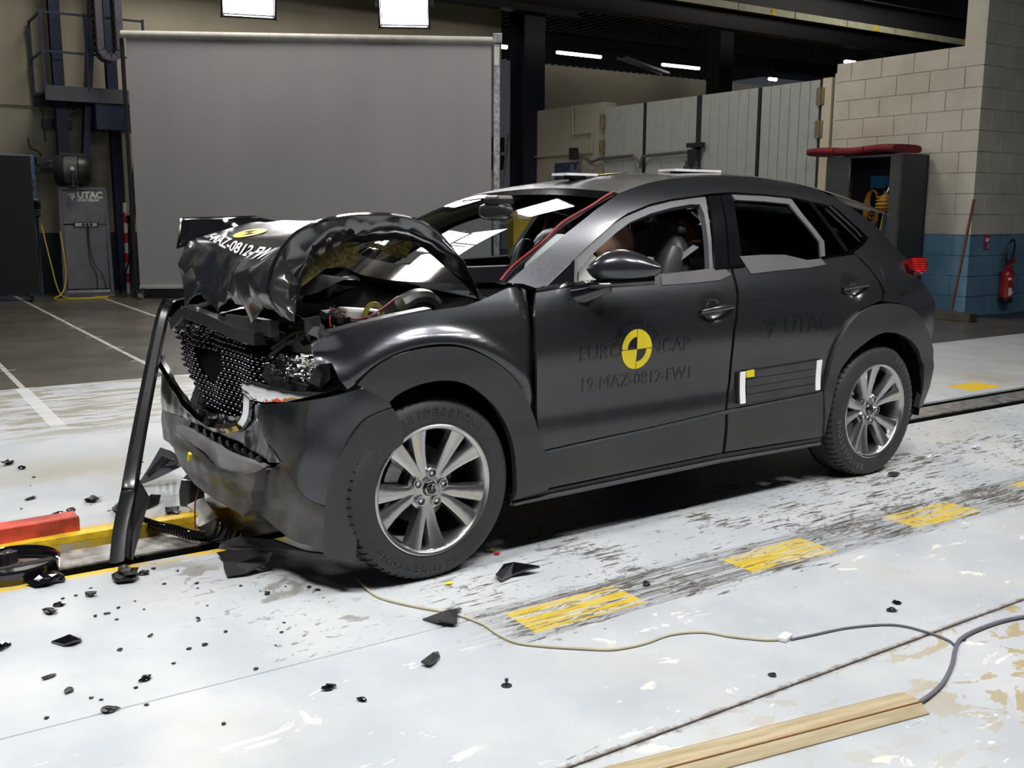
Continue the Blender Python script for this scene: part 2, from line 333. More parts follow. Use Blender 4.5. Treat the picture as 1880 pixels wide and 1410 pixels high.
# ---- steel column, beams, roof
m_navy = pm('navy_steel', (.018, .022, .042), .5, .3)
def hsec(g, c, w, d, z0, z1, t=.03):
    x, y = c
    g.box((x, y-d/2, (z0+z1)/2), (w, t, z1-z0)); g.box((x, y+d/2, (z0+z1)/2), (w, t, z1-z0)); g.box((x, y, (z0+z1)/2), (t, d, z1-z0)); return g
o = struct('column_steel', hsec(G(), (8.98, 13.6), .5, .5, -.05, 7.5), m_navy); tag(o, 'dark navy steel column at the wall corner')
o = G().tube(rp([(8.3, 13.9, .0), (8.62, 13.75, 2.9)]), .025, 8).build('leaning_pole', m_pipe, smooth=True); tag(o, 'thin grey pole leaning beside the navy steel column', 'pole')
e = empty('wall_shelf', rw(8.45, 13.9, 0), RA, 'dark shelf brackets on the cream wall left of the steel column', 'shelf')
for z in (2.68, 2.32): G().box((0, .03, z), (.34, .06, .3)).build('bracket', m_dk, e)
m_roof = pm('roof_dark', (.012, .012, .012), .7, .2); m_beam = pm('beam_dark', (.02, .021, .026), .6, .3)
roof = struct('ceiling', G().box((10, 8, 7.6), (60, 44, .2)), m_roof); tag(roof, 'dark corrugated hall roof')
fin = G()
for x in np.arange(9.6, 26, .3): fin.box((x, 19.5, 6.3), (.1, 11, .12))
o = fin.build('roof_corrugation', pm('roof_fins', (.06, .055, .03), .5, .3), roof, rot=None)
for (y, z, h, x0, x1, nm) in ((9.8, 5.25, .5, 6.4, 30, 'overhead crane beam with a pale lower flange'), (11.1, 5.1, .34, 4, 30, 'dark roof beam behind the pale edged crane beam'), (13.3, 5.5, .5, -8, 10, 'dark roof beam along the top of the cream rear wall'), (16.5, 5.4, .3, 6, 30, 'dark roof beam above the far row of tube lamps')):
    e = empty('roof_beam', rw(0, y, z), RA, nm, 'beam')
    G().box(((x0+x1)/2, 0, 0), (x1-x0, .04, h)).build('web', m_beam, e); G().box(((x0+x1)/2, 0, h/2), (x1-x0, .26, .03)).build('top_flange', m_beam, e)
    G().box(((x0+x1)/2, 0, -h/2), (x1-x0, .26, .045)).build('bottom_flange', m_beam, e)
    if y < 10:
        for k, x in enumerate(np.arange(x0, x1, 1.5)):
            o = G().box((x+.74, -.15, -h/2-.01), (1.47, .03, .12)).build('pale_strip', pm('pale_strip', (.42, .42, .30), .5), e)
            if k % 2: G().box((x+.9, -.168, -h/2-.01), (.1, .01, .12)).build('yellow_mark', m_yel, o)
for x in (13.4, 19.0):
    o = G().box((x, 12.6, 3.8), (.4, .4, 7.6)).build('roof_post', m_beam, rot=RR); tag(o, 'dark roof post behind the folding doors, %s' % ('nearer the steel column' if x < 15 else 'above the white block wall'), 'post')
m_tube = pm('tube_light', (1, 1, 1), .4, var=0, emit=(1, .93, 1), estr=14)
for (px, y, x, z, ln, lab) in ((0, 18, 13.6, 5.4, 1.5, 'lit tube lamp, leftmost in the dark roof'), (0, 18, 17.2, 5.38, 1.45, 'lit tube lamp, second from the left in the dark roof'), (0, 15.2, 17.9, 4.8, .32, 'small lit lamp right of the roof post'), (0, 12.5, 17.6, 4.9, .4, 'small lit lamp above the door hinges'), (0, 15.6, 9.55, 4.95, .5, 'short lit tube lamp left of the steel column')):
    e = empty('tube_lamp', rw(x, y, z), RA, lab, 'lamp', 'lit lamps under the dark roof')
    G().box((0, 0, .05), (ln, .16, .06)).build('housing', m_beam, e); G().cyl((0, 0, .06), (0, 0, 7.52-z), .012, n=6).build('hanger', m_beam, e); G().tube([(-ln/2+.03, 0, -.01), (ln/2-.03, 0, -.01)], .045, 8).build('tube', m_tube, e, True)
e = empty('cable_tray', rw(15, 17, 5.1), RA+.5, 'pale ladder cable tray under the dark roof', 'cable tray')
for s_ in (-.12, .12): G().box((0, s_, 0), (3.2, .03, .06)).build('rail', pm('pale_zinc', (.5, .52, .5), .4, .6), e)
for x_ in (-1.2, 1.2): G().cyl((x_, 0, 0), (x_, 0, 2.42), .012, n=6).build('hanger', m_beam, e)
for k in range(14): G().box((-1.5+k*.23, 0, 0), (.05, .24, .03)).build('rung', MATS['pale_zinc'], e)
# ---- floodlights
m_lamp_body = pm('lamp_body', (.03, .03, .035), .4, .4); m_white_metal = pm('white_metal', (.7, .7, .7), .4, .2)
for i, (x, y, z, ax, ay, az, wd, dp, W_, lab) in enumerate(FLOODS):
    P = Vector((x, y, z)); q = (Vector((ax, ay, az))-P).to_track_quat('-Z', 'Y')
    e = empty('floodlight', P, label=lab, cat='floodlight', group='floodlights of the test hall')
    e.rotation_euler = q.to_euler()
    g = G(); t = .03
    g.box((0, 0, .10), (wd+.08, dp+.08, .12)); g.box((wd/2+.03, 0, .02), (t, dp+.09, .1)); g.box((-wd/2-.03, 0, .02), (t, dp+.09, .1)); g.box((0, dp/2+.03, .02), (wd+.09, t, .1)); g.box((0, -dp/2-.03, .02), (wd+.09, t, .1))
    g.build('housing', m_lamp_body, e, bev=.008)
    G().box((0, 0, .025), (wd, dp, .01)).build('lit_glass', pm('lamp_glass', (1, 1, 1), .3, var=0, emit=(1, .98, .97), estr=26), e)
    yk = G(); yk.bar((-wd/2-.07, 0, .06), (-wd/2-.07, 0, .45), .03, .05); yk.bar((wd/2+.07, 0, .06), (wd/2+.07, 0, .45), .03, .05); yk.bar((-wd/2-.07, 0, .45), (wd/2+.07, 0, .45), .03, .05); yk.build('yoke', m_lamp_body, e)
    ld = bpy.data.lights.new('flood', 'AREA'); ld.shape = 'RECTANGLE'; ld.size = wd; ld.size_y = dp; ld.energy = W_; ld.color = (1, .975, .955)
    lo = bpy.data.objects.new('flood_beam', ld); C.objects.link(lo); lo.parent = e; lo.location = (0, 0, -.0); ld.spread = math.radians(150)
    iv = (Matrix.Translation(P) @ q.to_matrix().to_4x4()).inverted(); G().tube([iv @ (P+Vector((0, 0, .3))), iv @ Vector((x, y, 7.52))], .02, 6).build('hanger_rod', m_lamp_body, e, True)
# unseen fill lights, added so the far rooms are not black
for (x, y, z, W_, s_) in ((1.5, 10.2, 7.0, 240, 2.5), (5.8, 6.5, 7.0, 160, 2.0), (14, 8, 6.6, 120, 3)):
    ld = bpy.data.lights.new('hall', 'AREA'); ld.size = s_; ld.energy = W_; ld.color = (1, .93, .82); lo = bpy.data.objects.new('fill_light', ld); C.objects.link(lo); lo.location = rw(x, y, z)
# ================================================================== THE CAR (front towards -X, near flank at -Y)
def pchip(xs, ys):
    xs = np.array(xs, float); ys = np.array(ys, float); h = np.diff(xs); d = np.diff(ys)/h; m = np.zeros(len(xs))
    m[0], m[-1] = d[0], d[-1]
    for i in range(1, len(xs)-1):
        m[i] = 0 if d[i-1]*d[i] <= 0 else (h[i-1]+h[i])*3/((2*h[i]+h[i-1])/d[i-1]+(h[i]+2*h[i-1])/d[i])
    def f(x):
        x = np.clip(np.asarray(x, float), xs[0], xs[-1]); i = np.clip(np.searchsorted(xs, x, 'right')-1, 0, len(xs)-2)
        t = (x-xs[i])/h[i]; t2 = t*t; t3 = t2*t
        return (2*t3-3*t2+1)*ys[i]+(t3-2*t2+t)*h[i]*m[i]+(-2*t3+3*t2)*ys[i+1]+(t3-t2)*h[i]*m[i+1]
    return f
_prof = pchip([.10, .18, .24, .32, .42, .48, .56, .68, .80, .88, .94, .99, 1.04, 1.08, 1.14, 1.22, 1.30, 1.37, 1.42, 1.46, 1.50, 1.56],
              [.80, .838, .858, .872, .880, .879, .873, .877, .885, .882, .870, .850, .824, .802, .770, .728, .680, .632, .590, .545, .48, .36])
XF, XR, WZ, TR = -1.29, 1.3275, .338, .343
def Yb(x, z):
    x = np.asarray(x, float); z = np.asarray(z, float); y = _prof(z)
    y = y-.10*np.clip((-1.0-x), 0, 1.2)**2.5-.17*np.clip((x-1.2)/.95, 0, 1.3)**2.6
    y = y-.075*np.clip((x-.6)/1.2, 0, 1.5)**2*np.clip((z-1.0)/.3, 0, 1)
    for xw in (XF, XR): y = y+.020*np.exp(-((x-xw)/.42)**2)*np.exp(-((z-.74)/.15)**2)
    return y
def project(P):
    d = np.asarray(P)-CAM; z = d@_f; return np.stack([940+FPX*(d@_r)/z, 705-FPX*(d@_u)/z], -1), z
class Surf:
    def __init__(s, fn, ra, rb, na=420, nb=160):
        s.fn = fn; s.ra = ra; s.rb = rb
        A, B = np.meshgrid(np.linspace(*ra, na), np.linspace(*rb, nb), indexing='ij'); s.A = A.ravel(); s.B = B.ravel()
        s.uv, s.dep = project(fn(s.A, s.B))
    def inv(s, u, v):
        d = (s.uv[:, 0]-u)**2+(s.uv[:, 1]-v)**2; m = d < d.min()+9; i = np.where(m)[0]; i = i[np.argmin(d[i]+(s.dep[i]-s.dep[i].min())*60)]
        a, b = s.A[i], s.B[i]; e = 1e-4; best = (1e9, a, b)
        for _ in range(12):
            q, _z = project(s.fn(np.array([a, a+e, a]), np.array([b, b, b+e]))); r = np.array([u, v])-q[0]; n2 = r@r
            if n2 < best[0]: best = (n2, a, b)
            J = np.stack([(q[1]-q[0])/e, (q[2]-q[0])/e], 1)
            try: st = np.linalg.solve(J.T@J+np.eye(2)*50, J.T@r)
            except Exception: break
            st = np.clip(st, -.08, .08); a += st[0]; b += st[1]
        return (float(best[1]), float(best[2]))
    def px(s, L): return [s.inv(*q) for q in L]
    def nrm(s, a, b):
        e = 2e-3; du = s.fn(a+e, b)-s.fn(a-e, b); dv = s.fn(a, b+e)-s.fn(a, b-e); n = np.cross(du, dv); return n/np.linalg.norm(n, axis=-1, keepdims=True)
def side_fn(a, b): a = np.asarray(a, float); return np.stack([a, -Yb(a, b), np.asarray(b, float)+0*a], -1)
def side_far(a, b): a = np.asarray(a, float); return np.stack([a, Yb(a, b), np.asarray(b, float)+0*a], -1)
SIDE = Surf(side_fn, (-1.78, 2.12), (.12, 1.52)); FAR = Surf(side_far, (-1.78, 2.12), (.12, 1.52), 10, 10)
def panel(name, S, poly, m, parent, off=0., thick=.014, res=.05, flip=False, disp=None, smooth_n=True, oriented=1, dense=0):
    """a sheet cut to a polygon in the surface's own coordinates, gridded, laid on the surface and given a folded edge"""
    if dense:
        q = []
        for i in range(len(poly)):
            a_, b_ = np.array(poly[i], float), np.array(poly[(i+1) % len(poly)], float); k_ = max(1, int(np.linalg.norm(b_-a_)/dense)); q += [tuple(a_+(b_-a_)*j/k_) for j in range(k_)]
        poly = q
    P = np.array(poly, float)
    b = bmesh.new(); vs = [b.verts.new((x, y, 0)) for x, y in poly]
    try: b.faces.new(vs)
    except ValueError: b.free(); return None
    mn, mx = P.min(0), P.max(0)
    for ax in (0, 1):
        k = mn[ax]+res*.5
        while k < mx[ax]:
            co = [0, 0, 0]; co[ax] = k; no = [0, 0, 0]; no[ax] = 1
            bmesh.ops.bisect_plane(b, geom=b.verts[:]+b.edges[:]+b.faces[:], plane_co=co, plane_no=no, dist=1e-5); k += res
    b.verts.index_update(); ab = np.array([(v.co.x, v.co.y) for v in b.verts])
    Q = S.fn(ab[:, 0], ab[:, 1]); Nn = S.nrm(ab[:, 0], ab[:, 1])*oriented
    o_ = np.full(len(ab), float(off)); N0 = Nn
    if disp is not None:
        dv = np.array([disp(x, y) for x, y in ab]); o_ = o_+dv
        if smooth_n:
            e = 4e-3; da = (np.array([disp(x+e, y) for x, y in ab])-np.array([disp(x-e, y) for x, y in ab])); db = (np.array([disp(x, y+e) for x, y in ab])-np.array([disp(x, y-e) for x, y in ab]))
            A_, B_ = ab[:, 0], ab[:, 1]; du = S.fn(A_+e, B_)-S.fn(A_-e, B_)+Nn*da[:, None]; dw = S.fn(A_, B_+e)-S.fn(A_, B_-e)+Nn*db[:, None]
            n2 = np.cross(du, dw); n2 /= np.linalg.norm(n2, axis=1, keepdims=True); n2 *= np.sign((n2*Nn).sum(1))[:, None]; Nn = n2
    Q = Q+N0*o_[:, None]
    faces = [[v.index for v in f.verts] for f in b.faces]; bd = [(e.verts[0].index, e.verts[1].index) for e in b.edges if len(e.link_faces) == 1]
    b.free(); n0 = len(Q); used = {}
    V = [tuple(q) for q in Q]
    for i, j in bd:
        for k in (i, j):
            if k not in used: used[k] = len(V); V.append(tuple(Q[k]-Nn[k]*thick))
    nf = len(faces); F = faces+[(i, j, used[j], used[i]) for i, j in bd]
    me = bpy.data.meshes.new(name); me.from_pydata(V, [], F)
    # outward winding
    f0 = me.polygons[0]
    if Vector(f0.normal).dot(Vector(Nn[faces[0][0]])) < 0: me.flip_normals()
    me.polygons.foreach_set('use_smooth', [i < nf for i in range(len(F))])
    if smooth_n:
        ln = []
        for i, pl_ in enumerate(me.polygons):
            for li in pl_.loop_indices: ln.append(tuple(Nn[me.loops[li].vertex_index]) if i < nf else (0, 0, 0))
        me.normals_split_custom_set(ln)
    return link(name, me, m, parent)
# ---- paints
def paint(name, col, rough, metal, coat):
    n = N(name); p = n.pos(obj=True); fl = n.noise(p, 900, 2, .5)
    dirt = n.ss(n.noise(p, 1.6, 2), .40, .80)
    n.set(Base_Color=n.mix(n.math('MULTIPLY', dirt, .16), col, (.09, .085, .075)), Metallic=metal, Roughness=n.math('ADD', rough, n.math('MULTIPLY', dirt, .03)), Coat_Weight=coat)
    n.b.inputs['Coat Roughness'].default_value = .13; MATS[name] = n.m; return n.m
m_paint = paint('car_grey_paint', (.049, .052, .060), .27, .75, 1.0)
m_clad = pm('grey_cladding', (.030, .031, .033), .40, .0, .15, var=.08); m_black = pm('black_plastic', (.012, .012, .013), .38, var=.2); m_gloss = pm('gloss_black', (.006, .006, .008), .06, 0, 1, var=0)
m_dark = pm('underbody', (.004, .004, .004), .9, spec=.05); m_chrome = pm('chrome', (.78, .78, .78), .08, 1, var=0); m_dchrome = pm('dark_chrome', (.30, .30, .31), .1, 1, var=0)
m_alu = pm('raw_metal', (.42, .42, .43), .3, .9, var=.2); m_seal = pm('grey_seal', (.075, .079, .086), .45, var=.05); m_tape = pm('grey_tape', (.062, .06, .062), .55, var=.12)
def glass(name, tint, refl=1.0, rough=.0):
    n = N(name); t = n.t; fr = n.n('ShaderNodeFresnel'); fr.inputs[0].default_value = 1.5; gl = n.n('ShaderNodeBsdfGlossy'); gl.inputs['Roughness'].default_value = rough; tr = n.n('ShaderNodeBsdfTransparent'); tr.inputs[0].default_value = (*tint, 1)
    mx = n.n('ShaderNodeMixShader'); t.links.new(n.math('MULTIPLY', fr.outputs[0], refl, clamp=True), mx.inputs[0]); t.links.new(tr.outputs[0], mx.inputs[1]); t.links.new(gl.outputs[0], mx.inputs[2]); t.links.new(mx.outputs[0], n.out.inputs[0]); MATS[name] = n.m; return n.m
m_ws = glass('windscreen_glass', (.70, .78, .76)); m_priv = glass('privacy_glass', (.085, .095, .10)); m_clear = glass('lamp_cover', (.85, .87, .88), 1.3)
car = empty('car', (0, 0, 0), 0, 'dark grey crossover car with a crushed front end and buckled hood', 'car')
def part(g, name, m, smooth=False, parent=None, bev=0, ang=40): return g.build(name, m, parent or car, smooth, bev=bev, ang=ang)
def both(name, poly, m, **k):
    a = panel(name, SIDE, poly, m, car, **k); k.pop('disp', None); b = panel(name, FAR, poly, m, car, oriented=-1, **k); return a, b
# ---- flank panels, traced on the body surface
def arc(c, r, a0, a1, n, sx=1, sz=1): return [(c[0]+sx*r*math.cos(math.radians(a0+(a1-a0)*i/n)), c[1]+sz*r*math.sin(math.radians(a0+(a1-a0)*i/n))) for i in range(n+1)]
px = SIDE.px
def cm(L, n=4): return [tuple(q) for q in catmull(L, n)]
belt = px([(985, 532), (1076, 519), (1211, 503), (1311, 492.5), (1340, 490)])
d_rear = px([(1340, 490), (1350, 525), (1352.6, 545), (1351.5, 560), (1345, 610), (1337, 700), (1331, 752)])
d_low = px([(1331, 752), (1200, 783), (1100, 804), (991, 828)])
d_front = px([(991, 828), (986, 700), (984, 640), (982, 580), (983, 545)])
front_door = belt+d_rear[1:]+d_low[1:]+d_front[1:]
hF = SIDE.inv(1313, 569); hR = SIDE.inv(1568, 529)
def dent(c): return lambda a, b: -.030*math.exp(-(((a-c[0])/.062)**2+((b-c[1])/.046)**2)**1.6)
fd, fd2 = both('front_door', front_door, m_paint, disp=dent(hF), res=.022)
rd_front = px([(1345, 489.5), (1355, 525), (1357, 545), (1356, 560), (1349.5, 610), (1341.5, 700), (1335, 752)])
rd_belt = px([(1570, 467), (1515, 474), (1440, 480), (1368, 486), (1345, 489.5)])
rd_low = px([(1335, 751), (1420, 735), (1505, 719.5)])
rd_back = px([(1522, 668), (1535, 632), (1553, 598), (1580, 568), (1616, 552), (1621, 537), (1612, 517), (1597, 495), (1580, 478)])
rear_door = rd_low+rd_back+rd_belt[:-1]+rd_front[:-1]
rd, rd2 = both('rear_door', rear_door, m_paint, disp=dent(hR), res=.022)
# lower door cladding and sill
clad_f = px([(1003, 833), (1100, 811), (1200, 790), (1328, 760), (1322, 829), (1200, 854), (1100, 874), (1003, 894)])
clad_r = px([(1333, 759), (1420, 742), (1508, 724), (1516, 760), (1507, 800), (1420, 813), (1328, 828)])
both('door_cladding', clad_f, m_clad, off=.012); both('door_cladding', clad_r, m_clad, off=.012)
both('cladding_lip', px([(993, 830), (1200, 785), (1329, 754), (1508, 719), (1508, 726), (1329, 761), (1200, 792), (1003, 836)]), pm('cladding_edge', (.065, .07, .08), .3, .2), off=.008)
sill = px([(938, 913), (1003, 899), (1200, 858), (1322, 833), (1506, 803), (1504, 813), (1322, 846), (1100, 893), (934, 928)])
both('sill', sill, m_black, off=.004, thick=.05)
both('sill_strip', px([(1003, 907), (1200, 866), (1322, 842), (1503, 811), (1503, 814), (1322, 846), (1100, 892), (940, 925), (938, 921)]), m_seal, off=.016)
# fender with its buckled trailing edge
fen_top = px([(600, 619), (660, 601), (727, 583), (786, 571), (853, 562), (887, 550), (927, 531), (954, 523), (983, 520)])
fen_rear = px([(982, 540), (979, 575), (981, 640), (984, 700), (987, 770), (988, 815)])
fen_low = px(cm([(982, 780), (968, 737), (945, 696), (911, 666), (873, 645), (833, 633), (781, 634), (726, 648), (682, 672), (648, 706)])+[(637, 714), (621, 696), (612, 667), (589, 670), (577, 636)])
def fen_disp(x, z):
    d = -.055*np.clip((x+.93)/.13, 0, 1.2)**2
    d -= .05*np.clip((-1.55-x)/.14, 0, 1)**2*(.5+.5*math.sin(z*38))
    d += .006*pnoise(Vector((x*6, 0, z*6)))*np.clip((-1.4-x)/.2, 0, 1)
    lip = math.hypot(x-XF, (z-.335)*.98)   # rolled lip over the wheel
    d += .020*math.exp(-((lip-.54)/.035)**2)
    return d
panel('fender', SIDE, fen_top+fen_rear+fen_low, m_paint, car, disp=fen_disp, res=.018)
panel('fender', FAR, fen_top+fen_rear+fen_low, m_paint, car, oriented=-1, res=.06)
# arch claddings
arch_o = px(cm([(654, 705), (682, 677), (726, 653), (781, 639), (833, 637), (873, 648), (910, 668), (943, 697), (965, 737), (980, 778), (988, 815)])+[(1002, 835), (1002, 895), (938, 915)])
arch_i = px(cm([(943, 905), (944, 877), (940, 829), (929, 789), (907, 748), (877, 719), (848, 702), (811, 696.5), (766, 704), (730, 720), (712, 735)]))
both('front_arch_cladding', arch_o+arch_i, m_clad, off=.018, thick=.03, res=.04)
ra_o = px(cm([(1508, 724), (1526, 650), (1545, 610), (1566, 582), (1590, 566), (1618, 558), (1652, 561), (1681, 578), (1700, 612)]))
ra_e = [(1.93, .60), (1.955, .50), (1.90, .40), (1.83, .30)]
ra_i = [(1.775, .30), (1.80, .394), (1.795, .522), (1.70, .625), (1.60, .68), (1.511, .714), (1.41, .74), (1.318, .748), (1.25, .738), (1.191, .715), (1.092, .662), (1.019, .588), (.967, .474), (.945, .36), (.935, .25)]
ra_s = px([(1507, 800), (1516, 760)])
both('rear_arch_cladding', ra_o+ra_e+ra_i+ra_s[:1], m_clad, off=.018, thick=.03, res=.04)
# rear quarter, roof rail and pillars in one pressing (A pillar, rail, C pillar)
rail_o = px([(931, 519), (980, 478), (1040, 428), (1095, 384), (1136, 355), (1173, 341), (1215, 331), (1279, 324.5), (1360, 324), (1447, 334), (1500, 347)])
rail_back = px([(1555, 377), (1590, 400), (1618, 425), (1648, 459), (1668, 478), (1660, 486), (1664, 500), (1688, 512)])+[(1.93, .86), (1.95, .72), (1.93, .63)]
q_in = px([(1700, 608), (1681, 574), (1652, 557), (1622, 553), (1626, 537), (1616, 517), (1600, 495), (1584, 478), (1567, 464), (1588, 447), (1593, 439), (1572, 420), (1522, 377), (1456, 362), (1405, 356), (1344, 352), (1297, 356), (1279, 358), (1236, 364), (1194, 374), (1151, 392), (1130, 406), (1087, 445), (1040, 490), (1003, 524), (985, 529), (960, 521)])
both('body_side_frame', rail_o+rail_back+q_in, m_paint, res=.05, thick=.03)
fb_b = px([(1688, 512), (1697, 552), (1711, 612), (1708, 660), (1700, 700), (1684, 746)])
# windows
seal = px([(1006, 524), (1040, 492), (1087, 447.5), (1130, 408), (1152, 394.5), (1194, 376.5), (1237, 366), (1279, 360), (1298, 358), (1302, 385), (1310, 449), (1313, 492), (1306, 493), (1304, 450), (1296, 390), (1288, 372), (1270, 372), (1237, 378), (1200, 388), (1160, 405), (1135, 424), (1100, 455), (1062, 498), (1060, 517), (1010, 524)])
both('window_frame', seal, m_seal, off=-.012, thick=.03)
both('window_corner_trim', px([(1008, 522), (1058, 474), (1056, 517)]), m_gloss, off=-.004, thick=.02)
both('mirror_bar', px([(1056, 470), (1061, 466), (1060, 517), (1055, 518)]), m_black, off=-.002, thick=.03)
both('belt_trim', px([(983, 530), (1076, 517), (1077, 521), (984, 536)]), m_chrome, off=.006)
bp = px([(1301, 359), (1322, 357), (1338, 488), (1313, 491)]); both('pillar_cover', bp, m_gloss, off=-.004)
bp = px([(1324, 357), (1343, 356), (1356, 420), (1365, 486), (1342, 489)]); both('pillar_cover', bp, m_gloss, off=-.004)
both('pillar_trim', px([(1310, 491), (1339, 488), (1340, 493), (1312, 496)]), m_dchrome, off=.006); both('pillar_trim', px([(1342, 488), (1366, 485), (1367, 490), (1343, 493)]), m_dchrome, off=.006)
rw_o = px([(1345, 357), (1405, 360), (1452, 365), (1471, 390), (1495, 419), (1513, 442), (1516, 472), (1440, 478), (1368, 484), (1357, 420)])
both('rear_door_glass', rw_o, m_priv, off=-.014, thick=.004)
both('rear_window_frame', px([(1345, 355.5), (1405, 358.5), (1454, 363.5), (1473, 389), (1497, 418), (1515, 442), (1517, 472), (1509, 473), (1507, 444), (1490, 421), (1466, 393), (1450, 373), (1405, 368), (1352, 365)]), m_seal, off=-.006, thick=.02)
both('quarter_glass', px([(1458, 366), (1482, 366), (1520, 380), (1545, 402), (1568, 425), (1583, 440), (1558, 460), (1520, 471), (1518, 442), (1500, 419), (1474, 388)]), m_priv, off=-.012, thick=.004)
both('quarter_divider', px([(1484, 366), (1490, 367), (1560, 458), (1554, 461)]), m_gloss, off=-.006, thick=.01)
both('window_chrome', px([(1507, 472), (1540, 467), (1560, 461), (1578, 449), (1586, 440), (1570, 422), (1522, 378), (1526, 377), (1574, 419), (1593, 438), (1585, 449), (1566, 463), (1543, 470), (1508, 476)]), m_chrome, off=.006)
both('window_tape', px([(1357, 471), (1400, 468), (1440, 468), (1482, 478), (1507, 475), (1516, 486), (1484, 492), (1430, 497), (1378, 503)]), m_tape, off=.003, thick=.002)
both('window_tape', px([(1212, 506), (1300, 494), (1330, 493), (1342, 505), (1320, 515), (1260, 521), (1215, 524)]), m_tape, off=.003, thick=.002)
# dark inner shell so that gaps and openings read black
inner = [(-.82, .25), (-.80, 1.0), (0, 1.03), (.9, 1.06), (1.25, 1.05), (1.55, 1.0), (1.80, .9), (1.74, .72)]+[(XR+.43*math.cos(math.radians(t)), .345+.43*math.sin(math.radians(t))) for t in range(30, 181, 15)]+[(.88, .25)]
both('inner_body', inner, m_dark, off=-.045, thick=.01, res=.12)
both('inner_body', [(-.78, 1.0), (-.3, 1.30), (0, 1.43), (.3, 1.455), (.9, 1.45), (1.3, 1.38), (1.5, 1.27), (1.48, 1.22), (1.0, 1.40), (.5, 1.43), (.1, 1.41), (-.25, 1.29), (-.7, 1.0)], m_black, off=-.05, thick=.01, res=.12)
# ---- roof
rail_xyz = SIDE.fn(np.array([q[0] for q in rail_o[4:]]), np.array([q[1] for q in rail_o[4:]]))
ex = np.append(rail_xyz[:, 0], [1.62, 1.80, 1.92]); 
zc_ = pchip([-.13, .1, .4, .77, 1.1, 1.4, 1.65, 1.85, 1.95], [1.440, 1.492, 1.530, 1.541, 1.532, 1.505, 1.455, 1.40, 1.37])
ry = pchip(list(rail_xyz[:, 0])+[1.75, 1.95], list(-rail_xyz[:, 1])+[.52, .50]); rz = pchip(list(rail_xyz[:, 0])+[1.75, 1.95], list(rail_xyz[:, 2])+[1.36, 1.31])
x0r = float(rail_xyz[0, 0])
def roof_fn(u, v):
    t = 2*v-1; x = x0r+(1.93-x0r)*u; x += (.055)*(1-t*t)*(1-u)**3
    ye = float(ry(x)); ze = float(rz(x)); zc = float(zc_(x)); return (x, ye*t, ze+(max(zc, ze+.005)-ze)*(1-abs(t)**2.3))
part(G().grid(roof_fn, 40, 29), 'roof', m_paint, True, ang=70)
# ---- windscreen
def ws_fn(u, v):
    t = 2*u-1; a = np.array([-.985+.13*abs(t)**2, .725*t, 1.035+.03*t*t]); b = np.array([x0r+.06*(1-t*t)-.005, .585*t, 1.408+.035*(1-t*t)])
    q = a+(b-a)*v; q[2] += .035*math.sin(PI*v); return tuple(q)
ws = part(G().grid(ws_fn, 25, 17), 'windscreen', m_ws, True)
fr_ = G(); fr_.grid(lambda u, v: tuple(np.array(ws_fn(u, .90+.10*v))+np.array([-.002, 0, .004])), 25, 3); fr_.build('windscreen_band', m_gloss, ws, True)
fr_ = G(); fr_.grid(lambda u, v: tuple(np.array(ws_fn(u, .12*v))+np.array([-.002, 0, .004])), 25, 3); fr_.build('windscreen_lower_band', m_gloss, ws, True)
for s_ in (0, 1): G().grid(lambda u, v: tuple(np.array(ws_fn((.965+.035*u) if s_ else .035*(1-u), v))+np.array([-.002, 0, .004])), 3, 17).build('windscreen_side_band', m_gloss, ws, True)
part(G().tube([ws_fn(i/24, 1.0) for i in range(25)], .006, 6), 'roof_header_trim', m_chrome, True)
m_redw = pm('red_wire', (.22, .008, .012), .45, var=0)
part(G().tube([np.array(ws_fn(.02+.008*math.sin(i*.9), i/16))+np.array([-.006, -.002, .009]) for i in range(17)], .0042, 6), 'red_cable', m_redw, True)
# ---- rear end: tailgate, rear glass, bumper, lamps
xr_ = pchip([.22, .35, .55, .75, .92, .98, 1.06, 1.2, 1.32, 1.38], [2.02, 2.09, 2.12, 2.08, 2.05, 2.03, 1.98, 1.86, 1.72, 1.62])
def rear_fn(u, v, z0=.24, z1=1.36, d=0):
    z = z0+(z1-z0)*v; t = 2*u-1; xm = float(xr_(z)); hw = .86-.10*np.clip((z-1.0)/.3, 0, 1)-.2*np.clip((z-1.1)/.3, 0, 1)
    xs = xm-.30*abs(t)**3.5; y = min(float(Yb(xs, z)), hw)*t; return (xs+d, y, z)
part(G().grid(lambda u, v: rear_fn(u, v, .60, .99), 25, 9), 'tailgate', m_paint, True)
part(G().grid(lambda u, v: rear_fn(u, v, .22, .60, .012), 25, 9), 'rear_bumper', m_clad, True)
part(G().grid(lambda u, v: rear_fn(.06+.88*u, v, .99, 1.33, .004), 25, 9), 'rear_glass', m_priv, True)
sp = G(); 
def sp_fn(u, v):
    t = 2*u-1; x = 1.60+.34*v-.30*t*t; return (x, .545*t*(1-.05*v), 1.478-.10*v*v-.075*t*t-.03*v)
sp.grid(sp_fn, 21, 6); sp.grid(lambda u, v: tuple(np.array(sp_fn(u, v))+np.array([-.01, 0, -.05*(1-v)-.012])), 21, 6); part(sp, 'rear_spoiler', m_paint, True, ang=60)
m_red = pm('red_lamp', (.16, .003, .004), .08, 0, 1, var=0)
